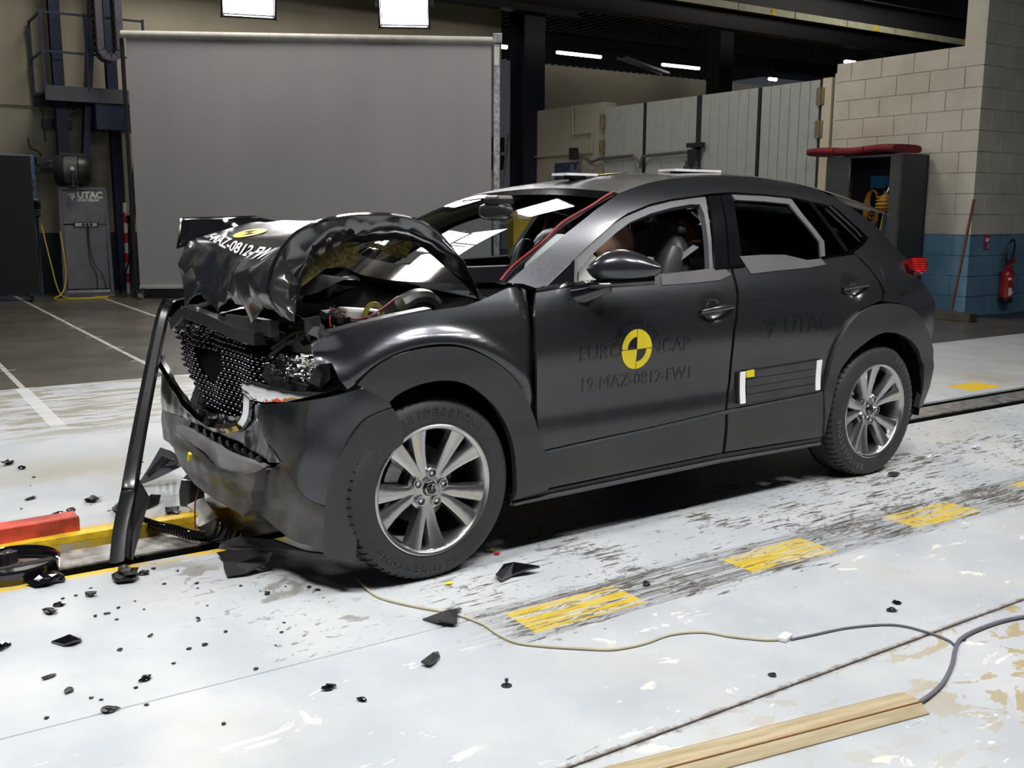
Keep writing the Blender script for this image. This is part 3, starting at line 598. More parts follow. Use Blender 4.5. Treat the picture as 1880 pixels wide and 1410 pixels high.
for sd, S_, o_ in ((-1, SIDE, 1), (1, FAR, -1)):
    t_ = panel('tail_lamp', S_, px([(1655, 482), (1672, 477), (1692, 476), (1697, 492), (1689, 506), (1672, 498)]), m_red, car, off=.022, thick=.05, oriented=o_)
    for k in range(6):
        v0 = 479.5+k*4.1; panel('lamp_rib', S_, px([(1668+k*1.2, v0), (1693-k*.2, v0+.5), (1693-k*.3, v0+2.6), (1668+k*1.4, v0+2.1)]), pm('red_rib', (.60, .012, .012), .1, 0, 1, var=0), t_, off=.026, thick=.004, oriented=o_, res=.2)
# fuel flap: thin ring line on the near quarter
fc = SIDE.inv(1642, 505); panel('fuel_flap', SIDE, [(fc[0]+.095*math.cos(t), fc[1]+.095*math.sin(t)) for t in np.linspace(0, 2*PI, 28)[:-1]], m_paint, car, off=.004, thick=.02, res=.06)
# ---- underbody and wheel wells
part(G().box((.25, 0, .27), (3.0, 1.5, .10)).box((1.6, 0, .35), (.7, 1.2, .2)), 'underbody', m_dark)
for xw in (XF, XR):
    for sd in (-1, 1):
        g = G(); M = Matrix.Translation((xw, sd*.84, .345)) @ Matrix.Rotation(PI/2*sd, 4, 'X')
        rr_ = .415 if xw < 0 else .47; pts = [(rr_, 0), (rr_, .40), (.0, .40)]
        a = [];
        g.lathe(pts, 32, M); V_ = [v for v in g.V]; keep = [f for f in g.F if sum(V_[i][2] for i in f)/len(f) > .25 and sum(V_[i][0] for i in f)/len(f) > (-1.52 if xw < 0 else -9)]; g.F = keep
        part(g, 'wheel_well', m_dark, True)
# ---- wheels
m_rubber = pm('tyre_rubber', (.028, .028, .030), .62, var=.15, bump=.08, bscale=90); m_rim = pm('alloy_rim', (.52, .52, .53), .24, .95, var=.04); m_rimd = pm('alloy_dark', (.20, .20, .21), .35, .9)
m_let = pm('tyre_lettering', (.085, .087, .09), .55); m_disc = pm('brake_disc', (.22, .21, .20), .35, .9, vscale=30)
def text_mesh(s, size, bold=0.0, spacing=1.0):
    cu = bpy.data.curves.new('txt', 'FONT'); cu.body = s; cu.size = size; cu.offset = bold; cu.space_character = spacing; cu.resolution_u = 3; cu.align_x = 'CENTER'; cu.align_y = 'CENTER'
    o = bpy.data.objects.new('txt', cu); C.objects.link(o); dg = bpy.context.evaluated_depsgraph_get(); dg.update(); me = o.evaluated_get(dg).to_mesh()
    V = [(v.co.x, v.co.y) for v in me.vertices]; F = [tuple(p.vertices) for p in me.polygons]
    o.evaluated_get(dg).to_mesh_clear(); bpy.data.objects.remove(o); bpy.data.curves.remove(cu); return V, F
def tyre_mesh():
    # local axis +Z points outward; profile half section (radius, height)
    n = 66; angs = []
    for i in range(n): a = 2*PI*i/n; angs += [a, a+2*PI/n*.86]
    prof = [(.232, .098), (.245, .105), (.262, .108), (.292, .109), (.315, .104), (.330, .094), (.3385, .082), (.3435, .066), (.3445, .048), (.337, .046), (.337, .038), (.3455, .036), (.346, .006), (.338, .004), (.338, -.004), (.346, -.006), (.3455, -.036), (.337, -.038), (.337, -.046), (.3445, -.048), (.3435, -.066), (.3385, -.082), (.330, -.094), (.315, -.104), (.292, -.109), (.262, -.108), (.232, -.098)]
    V = []; m = len(prof); F = []
    for k, a in enumerate(angs + [None]):
        if a is None: break
        V += [(r*math.cos(a), r*math.sin(a), h) for r, h in prof]
    N_ = len(angs)
    for k in range(N_):
        j = (k+1) % N_
        F += [(k*m+i, j*m+i, j*m+i+1, k*m+i+1) for i in range(m-1)]
    # sipes: thin strips pushed in at the shoulders
    V = [list(v) for v in V]
    g = G(); g.V = [tuple(v) for v in V]; g.F = F
    sg = [i for i, (r, h) in enumerate(prof) if r > .335 and abs(h) > .046]
    rg = G()
    return g
def make_wheel(x, y, sd, steer, phase, lab, words=(PI/2, -PI/2), m_let=None):
    m_let = m_let or pm('tyre_lettering_dark', (.034, .034, .036), .4)
    M = Matrix.Translation((x, y, WZ)) @ Matrix.Rotation(steer, 4, 'Z') @ Matrix.Rotation(PI/2*(1 if sd < 0 else -1), 4, 'X') @ Matrix.Rotation(phase, 4, 'Z')
    def B(g, name, m, par, smooth=True, ang=40): o = g.build(name, m, par, smooth, ang=ang); return o
    g = G(); g.lathe([(.243, .100), (.2445, .106), (.240, .109), (.232, .106), (.226, .096), (.219, .060), (.216, -.03), (.222, -.09), (.240, -.1), (.240, -.106)], 64)
    rim = g.build('wheel', m_rim, car, True, ang=50); rim.matrix_local = M; rim['label'] = lab
    B(G().lathe([(.0, .070), (.034, .070), (.06, .064), (.085, .056), (.09, .02), (.0, .02)], 40), 'hub', m_rim, rim)
    sp = G()
    for k in range(5):
        for s_ in (-1, 1):
            secs = []
            for t in (0, .2, .45, .7, .9, 1.0):
                r = .048+(.233-.048)*t; a = 2*PI*k/5+s_*math.radians(13+1.5*t+(0 if t > .5 else 4*(.5-t)*0))
                a = 2*PI*k/5+s_*math.radians(9+5*t)
                wd = .017+.006*t+.010*t*t; top = .068+.024*t*t+.006*t; th = .040-.012*t
                c, s = math.cos(a), math.sin(a)
                sk = .006*(1-t)*s_
                secs.append([Vector((r*c-(q)*s, r*s+(q)*c, h)) for q, h in ((-wd*1.25, top-th), (-wd, top-.004), (-wd*.7, top), (wd*.7, top), (wd, top-.004), (wd*1.25, top-th))])
            V = [v for sct in secs for v in sct]; F = []
            for i in range(len(secs)-1):
                for q in range(6): F.append((i*6+q, i*6+(q+1) % 6, i*6+6+(q+1) % 6, i*6+6+q))
            F += [tuple(range(6)), tuple(range(len(V)-6, len(V)))]
            B(G().add(V, F), 'spoke', m_rim, rim, True, 35)
        a = 2*PI*k/5+PI/5; c, s = math.cos(a), math.sin(a); p = Vector((.0572*c, .0572*s, 0))
        B(G().lathe([(.019, .066), (.019, .078), (.016, .078), (.0155, .05), (.0, .05)], 18, Matrix.Translation(p)), 'nut_well', m_rim, rim)
        B(G().lathe([(.0, .074), (.006, .074), (.0095, .068), (.010, .045)], 6, Matrix.Translation(p)), 'wheel_nut', m_chrome, rim)
    cp_ = B(G().lathe([(.0, .080), (.022, .079), (.027, .076), (.030, .070), (.030, .05)], 32), 'centre_cap', m_gloss, rim)
    lg = G(); lg.lathe([(.0185, .0805), (.0205, .0815), (.0225, .0805), (.0205, .079)], 28, closed=True)
    for s_ in (-1, 1): lg.tube([(s_*.018, .008, .0812), (s_*.009, .004, .0815), (0, -.004, .082)], .0022, 5)
    B(lg, 'cap_emblem', m_chrome, rim)
    ty = B(tyre_mesh(), 'tyre', m_rubber, rim, True, 35)
    tg = G()     # tread sipes: low dark bars across both shoulders
    n = 66
    for i in range(n):
        a = 2*PI*(i+.93)/n
        for s2 in (-1, 1):
            Mx = Matrix.Rotation(a, 4, 'Z')
            tg.tube([Mx @ Vector((r, 0, h*s2)) for r, h in ((.3325, .094), (.3405, .080), (.3455, .064), (.3462, .05))], .0022, 4)
    so = B(tg, 'tread_sipes', m_dark, rim, False); so['kind'] = 'stuff'
    for base in (words[0]-phase, words[1]-phase):
        lt = G()
        word = 'BRIDGESTONE'
        for i, ch in enumerate(word):
            a = base-(i-(len(word)-1)/2)*.118
            V, F = text_mesh(ch, .042, .001); R = .2925
            Mx = Matrix.Rotation(a-PI/2, 4, 'Z')
            lt.add([Mx @ Vector((vx, R+vy, .1105)) for vx, vy in V], F)
        B(lt, 'tyre_lettering', m_let, rim, False)
    B(G().lathe([(.0, -.01), (.145, -.01), (.145, -.035), (.0, -.035)], 40), 'brake_disc', m_disc, rim)
    B(G().lathe([(.0, -.02), (.205, -.03), (.205, -.05), (.0, -.05)], 30), 'dust_shield', m_dark, rim)
    cg = G(); ca = math.radians(165 if sd < 0 else 15)-phase
    for dd in np.linspace(-.42, .42, 7): 
        cg.box((.142*math.cos(ca+dd), .142*math.sin(ca+dd), .004), (.055, .042, .05), rz=ca+dd)
    B(cg, 'brake_caliper', m_alu, rim, False)
    B(G().cyl((.2*math.cos(-1), .2*math.sin(-1), .03), (.19*math.cos(-1), .19*math.sin(-1), .075), .005), 'tyre_valve', m_chrome, rim)
    return rim
make_wheel(XF, -.782, -1, math.radians(1.0), math.radians(46), 'near front alloy wheel', (math.radians(82), math.radians(-105)))
make_wheel(XR, -.782, -1, 0, math.radians(30), 'near rear alloy wheel', (math.radians(25), math.radians(218)), m_let)
make_wheel(XF, .782, 1, 0, .4, 'far front alloy wheel'); make_wheel(XR, .782, 1, 0, .9, 'far rear alloy wheel')
# ================================================================== crushed front end
def ray(u, v): return _f+(u-940)/FPX*_r-(v-705)/FPX*_u
def onY(u, v, y): d = ray(u, v); return CAM+d*((y-CAM[1])/d[1])
def onX(u, v, x): d = ray(u, v); return CAM+d*((x-CAM[0])/d[0])
def onZ(u, v, z=0): d = ray(u, v); return CAM+d*((z-CAM[2])/d[2])
_pl = np.array(catmull([(-1.30, .885), (-1.5, .88), (-1.66, .855), (-1.76, .80), (-1.80, .66), (-1.81, .35), (-1.81, 0), (-1.80, -.35), (-1.785, -.58), (-1.74, -.74), (-1.66, -.835), (-1.55, -.875), (-1.42, -.89)], 16))
_sl = np.concatenate([[0], np.cumsum(np.linalg.norm(np.diff(_pl, axis=0), axis=1))]); SMAX = float(_sl[-1])
_lean = pchip([.1, .2, .32, .45, .6, .75, .9, 1.0], [.03, .01, 0, .0, .015, .04, .09, .13])
def front_fn(a, b):
    a = np.asarray(a, float); b = np.asarray(b, float)+0*a; x = np.interp(a, _sl, _pl[:, 0]); y = np.interp(a, _sl, _pl[:, 1])
    k = np.clip(1-(np.abs(y)-.6)/.28, 0, 1); return np.stack([x+_lean(b)*k, y*(1-.0*b), b], -1)
FRONT = Surf(front_fn, (0, SMAX), (.08, 1.0), 500, 140); fpx = FRONT.px
def crump(amp, sc, seed=0): return lambda a, b: amp*(pnoise(Vector((a*sc, b*sc, seed)))+.5*pnoise(Vector((a*sc*2.3, b*sc*2.3, seed+4))))
_on = FRONT.nrm(np.array([SMAX/2]), np.array([.4]))[0]; FO = 1 if _on[0] < 0 else -1
def fp(name, L, m, disp=None, parent=None, **k): return panel(name, FRONT, fpx(L), m, parent or car, oriented=FO, disp=disp, dense=.02, **k)
m_scuff = pm('scuffed_cladding', (.06, .057, .052), .4, 0, .1, var=.5, vscale=5)
fp('front_bumper', [(697, 700), (668, 713), (640, 720), (600, 730), (545, 738), (500, 741), (466, 742), (470, 765), (480, 792), (497, 822), (514, 849), (540, 885), (562, 913), (580, 923)]+cm([(599, 929), (608, 877), (634, 818), (670, 772), (719, 748)], 4), m_paint, crump(.006, 4), res=.03)
fp('bumper_arch_cladding', [(719, 749), (736, 775)]+cm([(754, 803), (728, 820), (707, 840), (692, 862), (682, 884), (672, 903), (665, 921), (656, 966), (652, 1028)], 3)+[(620, 1022), (597, 1016)]+cm([(598, 970), (599, 929), (608, 877), (634, 818), (670, 772), (719, 749)], 4)[:-1], m_clad, None, off=.014, thick=.025, res=.03)
fp('bumper_corner', [(599, 931), (597, 1016), (560, 1001), (527, 986), (500, 962), (479, 945), (478, 915), (486, 890), (496, 862), (514, 850), (540, 886), (562, 914), (580, 924)], m_scuff, crump(.016, 7, 2), res=.03, thick=.03)
fp('lower_lip', [(341, 790), (352, 803), (372, 822), (400, 842), (425, 855), (450, 862), (475, 866), (495, 862), (492, 885), (487, 915), (477, 940), (450, 925), (420, 908), (385, 882), (365, 862), (349, 845)], m_scuff, lambda a, b: .055+.006*math.sin(b*60)+crump(.008, 6, 1)(a, b), thick=.075, res=.025)
fp('lip_shelf', [(341, 780), (365, 793), (400, 812), (440, 830), (485, 852), (497, 861), (480, 868), (450, 864), (420, 855), (395, 842), (365, 818), (343, 794)], pm('lip_grey', (.20, .20, .205), .35, .1, .2), lambda a, b: .03+.02*math.sin(a*9), thick=.03, res=.03)
it = fp('lower_intake', [(349, 770), (365, 776), (410, 796), (450, 815), (494, 846), (485, 858), (440, 838), (400, 820), (365, 800), (345, 786)], m_dark, None, off=-.035)
for k in range(9):
    u0 = 362+k*14; P = [front_fn(*FRONT.inv(u0, 780+k*7.2)), front_fn(*FRONT.inv(u0+5, 800+k*7.4))]; G().bar(P[0], P[1], .01, .03).build('intake_fin', m_black, it)
fp('bumper_centre', [(338, 764), (352, 756), (365, 762), (386, 780), (407, 789), (447, 787), (458, 765), (465, 748), (480, 792), (497, 822), (514, 849), (494, 848), (450, 817), (410, 798), (365, 778)], m_paint, crump(.02, 7, 5), res=.02, thick=.02)
fp('bumper_far_side', [(287, 652), (300, 665), (317, 700), (340, 732), (360, 753), (338, 765), (300, 752), (273, 743), (271, 705), (276, 672)], m_paint, crump(.012, 5, 3), res=.02)
fp('far_corner_cladding', [(273, 745), (300, 754), (338, 767), (349, 772), (342, 790), (349, 845), (341, 844), (325, 828), (312, 814), (282, 808), (272, 772)], m_scuff, crump(.014, 6, 4), res=.025, thick=.03)
# grille: dark recess, studded mesh, chrome surround
gr_poly = [(306, 606), (330, 600), (370, 604), (410, 625), (440, 648), (466, 662), (463, 700), (462, 738), (447, 772), (400, 772), (380, 764), (360, 744), (335, 705), (318, 660)]
grl = fp('grille', gr_poly, m_dark, None, off=-.06, thick=.02)
P2 = np.array(fpx(gr_poly)); 
def inside(p, poly):
    c = False; n = len(poly)
    for i in range(n):
        a, b = poly[i], poly[i-1]
        if (a[1] > p[1]) != (b[1] > p[1]) and p[0] < (b[0]-a[0])*(p[1]-a[1])/(b[1]-a[1])+a[0]: c = not c
    return c
hole = fpx([(347, 640), (388, 646), (388, 680), (378, 712), (352, 690)])
st = G(); mn, mx = P2.min(0), P2.max(0); k = 0; bnd = 3.6e-2
for i, b in enumerate(np.arange(mn[1], mx[1], .021)):
    for a in np.arange(mn[0]+(i % 2)*.021, mx[0], .042):
        if inside((a, b), P2) and not inside((a, b), hole):
            c0 = front_fn(a, b)+FO*0; c0 = front_fn(a, b)+np.array([.045+.02*pnoise(Vector((a*6, b*6, 1))), 0, 0]); r = .0085
            M = Matrix.Translation(c0) @ Matrix.Rotation(-PI/2, 4, 'Y')
            st.lathe([(.0, .012), (.005, .0105), (.0098, .005), (.0115, -.002), (.007, -.012)], 8, M)
o = st.build('grille_studs', pm('stud_chrome', (.10, .095, .11), .14, 1, var=0), grl, True, ang=80); o['kind'] = 'stuff'


def strip_f(name, L, w, m, off=.02, wob=0):
    Q = catmull([np.array(front_fn(*FRONT.inv(*q))) for q in L], 5); 
    g = G(); N_ = len(Q); V = []
    for i, q in enumerate(Q):
        t = Q[min(i+1, N_-1)]-Q[max(i-1, 0)]; t /= np.linalg.norm(t); nn = np.array([-1, -.15, .1]); nn /= np.linalg.norm(nn); s_ = np.cross(t, nn); s_ /= np.linalg.norm(s_)
        q = q+nn*(off+wob*pnoise(Vector(q*9)))
        V += [q-s_*w/2-nn*.015, q-s_*w/2, q+nn*.012, q+s_*w/2, q+s_*w/2-nn*.015]
    F = [(i*5+k, i*5+k+1, i*5+5+k+1, i*5+5+k) for i in range(N_-1) for k in range(4)]
    return g.add(V, F).build(name, m, car, True, ang=35)
strip_f('grille_surround', [(286, 640), (298, 662), (318, 700), (345, 740), (372, 768), (400, 784), (428, 786), (448, 781)], .035, m_dchrome, .02, .01)
strip_f('grille_surround', [(448, 781), (458, 762), (463, 735), (466, 712)], .04, m_chrome, .02, .012)
fp('grille_lower_blade', [(365, 750), (385, 757), (420, 764), (450, 765), (460, 740), (462, 772), (447, 781), (405, 783), (382, 772)], m_dchrome, crump(.014, 16, 3), off=.0, thick=.01, res=.015)
# chrome wing below the lamp, broken lamp, lamp housing
fp('chrome_wing', [(463, 720), (470, 704), (490, 702), (520, 711), (560, 717), (595, 714), (627, 702), (624, 708), (590, 722), (545, 737), (500, 739), (468, 734)], m_chrome, lambda a, b: .03+.022*math.sin((b-.66)*26)+crump(.005, 9)(a, b), thick=.02, res=.012)
hl = fp('headlamp', [(478, 650), (510, 644), (560, 642), (578, 652), (588, 675), (592, 700), (565, 716), (525, 710), (498, 700), (485, 680)], m_black, crump(.01, 10, 6), off=-.06, thick=.06, res=.02)
def shard_panel(name, L, m, parent, amp, off, sc=22, res=.012, seed=0):
    o = panel(name, FRONT, fpx(L), m, parent, oriented=FO, off=off, disp=lambda a, b: amp*abs(pnoise(Vector((a*sc, b*sc, seed))))*2, dense=.015, res=res, thick=.006)
    for p_ in o.data.polygons: p_.use_smooth = False
    return o
m_foil = pm('lamp_reflector', (.72, .71, .68), .14, 1, var=.2, vscale=30)
shard_panel('lamp_reflector', [(528, 655), (552, 648), (575, 652), (580, 672), (572, 700), (556, 700), (540, 690), (530, 672)], m_foil, hl, .04, -.03)
shard_panel('lamp_lens', [(484, 655), (530, 650), (545, 690), (565, 708), (530, 706), (500, 692)], m_clear, hl, .02, -.01)
fp('lamp_housing', [(484, 672), (500, 690), (530, 700), (562, 708), (560, 718), (520, 716), (490, 706), (478, 690)], m_black, None, off=-.005, parent=hl, thick=.03)
for k in range(6):
    a = front_fn(*FRONT.inv(582+k*3, 700-k*6)); b = front_fn(*FRONT.inv(606+k*.5, 709-k*6)); G().bar(a-np.array([.02, -.02, 0]), b-np.array([.02, -.04, 0]), .006, .012).build('lamp_rib', m_black, hl)
# ---- hood
def spl(L, n): 
    q = catmull(L, 8); d = np.concatenate([[0], np.cumsum([np.linalg.norm(q[i+1]-q[i]) for i in range(len(q)-1)])]); s = np.linspace(0, d[-1], n); q = np.array(q)
    return np.stack([np.interp(s, d, q[:, k]) for k in range(3)], 1)
YN = -.68
near = [tuple(onY(u, v, YN)) for u, v in ((888, 546), (862, 508), (830, 458), (800, 424), (765, 404), (725, 395), (690, 393), (650, 394), (615, 399), (580, 409), (546, 426), (526, 446), (511, 468), (499, 494), (493, 519), (493, 543), (505, 565), (519, 580))]
nq = [(-1.05, -.4, 1.20), (-1.10, -.4, 1.23), (-1.16, -.4, 1.25), (-1.30, -.4, 1.30), (-1.44, -.4, 1.29), (-1.57, -.4, 1.255), (-1.66, -.4, 1.20), (-1.72, -.4, 1.12), (-1.74, -.42, 1.04), (-1.72, -.44, .97)]
ctr = [(-1.12, 0, 1.265), (-1.16, 0, 1.275), (-1.22, 0, 1.288), (-1.29, 0, 1.297), (-1.42, 0, 1.28), (-1.55, 0, 1.248), (-1.635, 0, 1.215), (-1.675, 0, 1.13), (-1.68, 0, 1.04), (-1.675, 0, .955)]
fq = [(-1.08, .4, 1.24), (-1.12, .4, 1.26), (-1.20, .4, 1.28), (-1.30, .4, 1.295), (-1.43, .4, 1.27), (-1.55, .4, 1.238), (-1.63, .4, 1.205), (-1.655, .4, 1.12), (-1.66, .4, 1.03), (-1.655, .4, .955)]
fe = [(-.98, .68, 1.10), (-1.06, .68, 1.16), (-1.17, .68, 1.24), (-1.31, .68, 1.285), (-1.45, .68, 1.255), (-1.57, .68, 1.222), (-1.65, .68, 1.19), (-1.662, .68, 1.10), (-1.655, .68, 1.0), (-1.647, .68, .925)]
NL = 70; rails = [spl(L, NL) for L in (near, nq, ctr, fq, fe)]; ys_ = [YN, -.4, 0, .4, .68]
def hood_fn(u, v, crm=1):     # u along from hinge to folded nose, v across near to far
    i = u*(NL-1); k = min(int(i), NL-2); f = i-k; y = YN+(.68-YN)*v
    R = [r[k]*(1-f)+r[k+1]*f for r in rails]
    x = float(pchip(ys_, [r[0] for r in R])(y)); z = float(pchip(ys_, [r[2] for r in R])(y))
    w = np.clip((u-.72)/.10, 0, 1)*crm
    tri = lambda t: abs((t % 1)-.5)*2
    d1 = voronoi(Vector((y*3.6+.3*z, z*2.6, .2)))[0]; d2 = voronoi(Vector((y*8+5, z*7, .6)))[0]
    n1 = .42-d1[0]; n2 = .42-d2[0]
    w = w*min(1, v/.14)*min(1, (1-v)/.08+.25); x += w*(.13*n1+.035*n2)-.012*w; z += w*.02*n2
    if u > .88: z += (u-.88)/.12*(.085*(tri(y*2.2+.13)-.5)+.03*pnoise(Vector((y*9, 3.3, 0))))
    return (x, y, z)
hg = G().grid(lambda u, v: hood_fn(u, v), 170, 120); hood = part(hg, 'hood', m_paint, True, ang=32)
md = hood.modifiers.new('sheet', 'SOLIDIFY'); md.thickness = .006; md.offset = -1
# raised near edge: rolled rim and crumpled inner pressing seen from below
rim = spl(near, 80); part(G().tube([tuple(p) for p in rim[4:]], .0065, 6), 'hood_edge', m_gloss, True, hood)
inn = spl([tuple(onY(u, v, y)) for u, v, y in ((880, 552, -.66), (850, 520, -.64), (815, 488, -.62), (785, 462, -.58), (757, 440, -.56), (730, 440, -.53), (700, 443, -.52), (660, 449, -.52), (625, 462, -.52), (590, 482, -.53), (570, 500, -.55), (555, 520, -.56), (550, 540, -.58), (545, 558, -.6), (530, 582, -.64))], 80)
def inner_fn(u, v):
    fi = u*79; i = min(int(fi), 78); ff = fi-i; p = (rim[i]*(1-ff)+rim[i+1]*ff)*(1-v)+(inn[i]*(1-ff)+inn[i+1]*ff)*v; b = math.sin(PI*v)
    q = Vector((p[0]*6, p[1]*3, p[2]*6)); d = (.45-voronoi(q)[0][0])*-.09+(.45-voronoi(q*2.3)[0][0])*-.03
    return tuple(p+np.array([.25*d, -1.0*d-.02, .45*d])*b+np.array([0, 0, -.03])*b)
part(G().grid(inner_fn, 180, 36), 'hood_inner_frame', pm('hood_inner_paint', (.13, .13, .14), .2, .85, .9, var=.05), True, hood, ang=30)
m_hole = m_dark
for u_, v_ in ((572, 421), (580, 452), (645, 428)):
    c = onY(u_, v_, -.672); G().lathe([(.0, 0), (.014, 0), (.0145, -.004)], 14, Matrix.Translation(c) @ Matrix.Rotation(PI/2, 4, 'X')).build('hood_hole', m_dark, hood, True)
# far edge folded upright
def flap(u, v):
    a = np.array((-1.69, .70, 1.165))*(1-u)+np.array((-1.20, .69, 1.285))*u; b = np.array((-1.655, .73, 1.297))*(1-u)+np.array((-1.30, .72, 1.306))*u
    p = a+(b-a)*v; return tuple(p+np.array([0, .02*pnoise(Vector(p*7)), 0]))
part(G().grid(flap, 24, 8), 'hood_far_flange', m_gloss, True, hood); part(G().tube([flap(0, i/8) for i in range(9)]+[flap(i/12, 1) for i in range(13)], .007, 6), 'hood_far_edge', m_chrome, True, hood)
part(G().grid(lambda u, v: (-.98-.60*u, .69, (1.14+.1*math.sin(PI*u))*(1-v)+.95*v), 12, 4), 'hood_far_skirt', m_dark, True, hood)
# torn insulation
n = N('insulation_felt'); p = n.pos(obj=True); n.set(Base_Color=n.mix(n.ss(n.noise(p, 60, 4), .35, .65), (.17, .13, .035), (.42, .35, .12)), Roughness=.95); n.bump(n.noise(p, 140, 3), .8, .01); m_felt = n.m; MATS['felt'] = n.m
def sheet(name, L, m, parent, t=.012, amp=.01, smooth=False):
    P = [np.array(q) for q in L]; c = sum(P)/len(P); nn = np.zeros(3)
    for i in range(len(P)): nn += np.cross(P[i]-c, P[(i+1) % len(P)]-c)
    nn /= np.linalg.norm(nn); g = G(); n_ = len(P)
    V = [p_+nn*(t/2+amp*random.uniform(-1, 1)) for p_ in P]; V2 = [v-nn*t for v in V]
    V3 = V+V2+[c+nn*(t/2+amp), c-nn*(t/2-amp)]
    F = [(i, (i+1) % n_, 2*n_) for i in range(n_)]+[(n_+(i+1) % n_, n_+i, 2*n_+1) for i in range(n_)]+[(i, n_+i, n_+(i+1) % n_, (i+1) % n_) for i in range(n_)]
    return g.add(V3, F).build(name, m, parent, smooth)
sheet('insulation_felt', [onY(u, v, -.55) for u, v in ((552, 527), (560, 520), (566, 503), (600, 492), (652, 488), (660, 449), (625, 458), (590, 480), (565, 497), (556, 512))], m_felt, hood, .02)
sheet('insulation_felt', [onY(u, v, -.48) for u, v in ((662, 450), (690, 446), (712, 452), (728, 449), (750, 440), (757, 446), (744, 474), (728, 472), (700, 458))], m_felt, hood, .02)
# hood lettering and target
def on_hood(pts, u0, v0, su, sv, lift=.004, rot=0):
    out = []
    for x, y in pts:
        c, s = math.cos(rot), math.sin(rot); x, y = c*x-s*y, s*x+c*y
        a = np.array(hood_fn(u0-y*su, v0-x*sv)); b = np.array(hood_fn(u0-y*su+.004, v0-x*sv)); d = np.array(hood_fn(u0-y*su, v0-x*sv-.004)); nn = np.cross(d-a, b-a); nn /= np.linalg.norm(nn)+1e-9
        if nn[2]+.3*(-nn[0]) < 0: nn = -nn
        out.append(tuple(a+nn*lift))
    return out
m_targ = pm('target_yellow', (.80, .66, .02), .45, var=.03); m_white = pm('white_vinyl', (.80, .80, .80), .45, var=.03); m_ghost = pm('dark_vinyl', (.012, .012, .016), .12, .2, .6, var=0)
def uv_of(u, v):   # hood parameters under a pixel
    best = None
    for i in range(61):
        for j in range(61):
            q = hood_fn(i/60, j/60, 0); pj, z_ = project(np.array([q])); d = (pj[0, 0]-u)**2+(pj[0, 1]-v)**2
            if best is None or d < best[0]: best = (d, i/60, j/60)
    return best[1], best[2]
def tri_disc(r0, r1, a0, a1, n): 
    P = [(r1*math.cos(a0+(a1-a0)*i/n), r1*math.sin(a0+(a1-a0)*i/n)) for i in range(n+1)]+[(r0*math.cos(a1-(a1-a0)*i/n), r0*math.sin(a1-(a1-a0)*i/n)) for i in range(n+1)]
    V = []; F = []
    for i in range(n):
        V += [P[i], P[i+1], P[2*n-i], P[2*n+1-i]]; k = 4*i; F.append((k, k+1, k+2, k+3))
    return V, F
def target_shapes():
    g = .012; Y = []; K = []
    def quad(a0, a1, r0, r1): return tri_disc(r0, r1, a0, a1, 10)
    return [('y', quad(g*2, PI/2-g*2, 0.02, 1)), ('y', quad(PI+g*2, 1.5*PI-g*2, .02, 1)), ('y', quad(PI/2+g*2, PI-g*2, .62, 1)), ('y', quad(1.5*PI+g*2, 2*PI-g*2, .62, 1)), ('k', quad(PI/2, PI, 0.0, .6)), ('k', quad(1.5*PI, 2*PI, 0, .6))]
hu, hv = uv_of(457, 428)
for kind_, (V, F) in target_shapes():
    if kind_ == 'y': G().add(on_hood(V, hu, hv, .075, .105), F).build('hood_target', m_targ, hood)
    else: G().add(on_hood(V, hu, hv, .075, .105, .003), F).build('hood_target_mark', m_ghost, hood)
hu, hv = uv_of(425, 458)
def tess(V, F, mx=.04):
    me = bpy.data.meshes.new('t'); me.from_pydata([(x, y, 0) for x, y in V], [], F); b = bmesh.new(); b.from_mesh(me)
    xs = [v.co.x for v in b.verts]; ysx = [v.co.y for v in b.verts]
    for ax, (lo, hi) in enumerate(((min(xs), max(xs)), (min(ysx), max(ysx)))):
        k = lo+mx
        while k < hi: 
            co = [0, 0, 0]; no = [0, 0, 0]; co[ax] = k; no[ax] = 1; bmesh.ops.bisect_plane(b, geom=b.verts[:]+b.edges[:]+b.faces[:], plane_co=co, plane_no=no, dist=1e-6); k += mx
    b.verts.index_update(); R = [(v.co.x, v.co.y) for v in b.verts], [tuple(v.index for v in f.verts) for f in b.faces]; b.free(); bpy.data.meshes.remove(me); return R
V, F = tess(*text_mesh('19-MAZ-0812-FW1', .2, .004), .03); G().add(on_hood(V, .70, hv-.015, .40, .50, .006, -.17), F).build('hood_test_number', m_white, hood)
# ---- engine bay
part(G().box((-1.25, 0, .62), (.75, 1.15, .40)), 'engine_block', m_dark)
def slant(a, b, c_, d_): return [a, b, c_, d_]
cow = G(); cow.grid(lambda u, v: (-.83-.30*u, -.70+1.4*v, 1.05-.14*u+.01*math.sin(v*20)), 6, 12); part(cow, 'cowl', m_dark, True)
part(G().grid(lambda u, v: (-.88-.72*u, -.66-.04*u, 1.0-.12*u-.10*v), 14, 4), 'bay_side_panel', m_dark, True)
part(G().grid(lambda u, v: (-.95-.72*u, .30+.4*v, 1.02-.10*u+.02*math.sin(u*12)), 14, 6), 'bay_side_panel', m_dark, True)
part(G().tube(catmull([onY(*q) for q in ((735, 558, -.6), (760, 545, -.58), (785, 546, -.56), (800, 560, -.55))], 6), .03, 8), 'strut_cap', m_alu, True)
part(G().tube([onY(660, 512, -.3), onY(720, 520, -.35), onY(770, 530, -.4)], .012, 8), 'wiper_arm', m_gloss, True)
part(G().tube(catmull([onY(*q) for q in ((625, 575, -.55), (650, 585, -.56), (680, 580, -.58), (710, 560, -.58), (730, 545, -.56))], 6), .0035, 6), 'bay_wire', m_redw, True)
part(G().tube(catmull([onY(*q) for q in ((607, 600, -.6), (606, 580, -.58), (620, 572, -.55), (604, 565, -.55))], 6), .003, 6), 'bay_wire', m_redw, True)
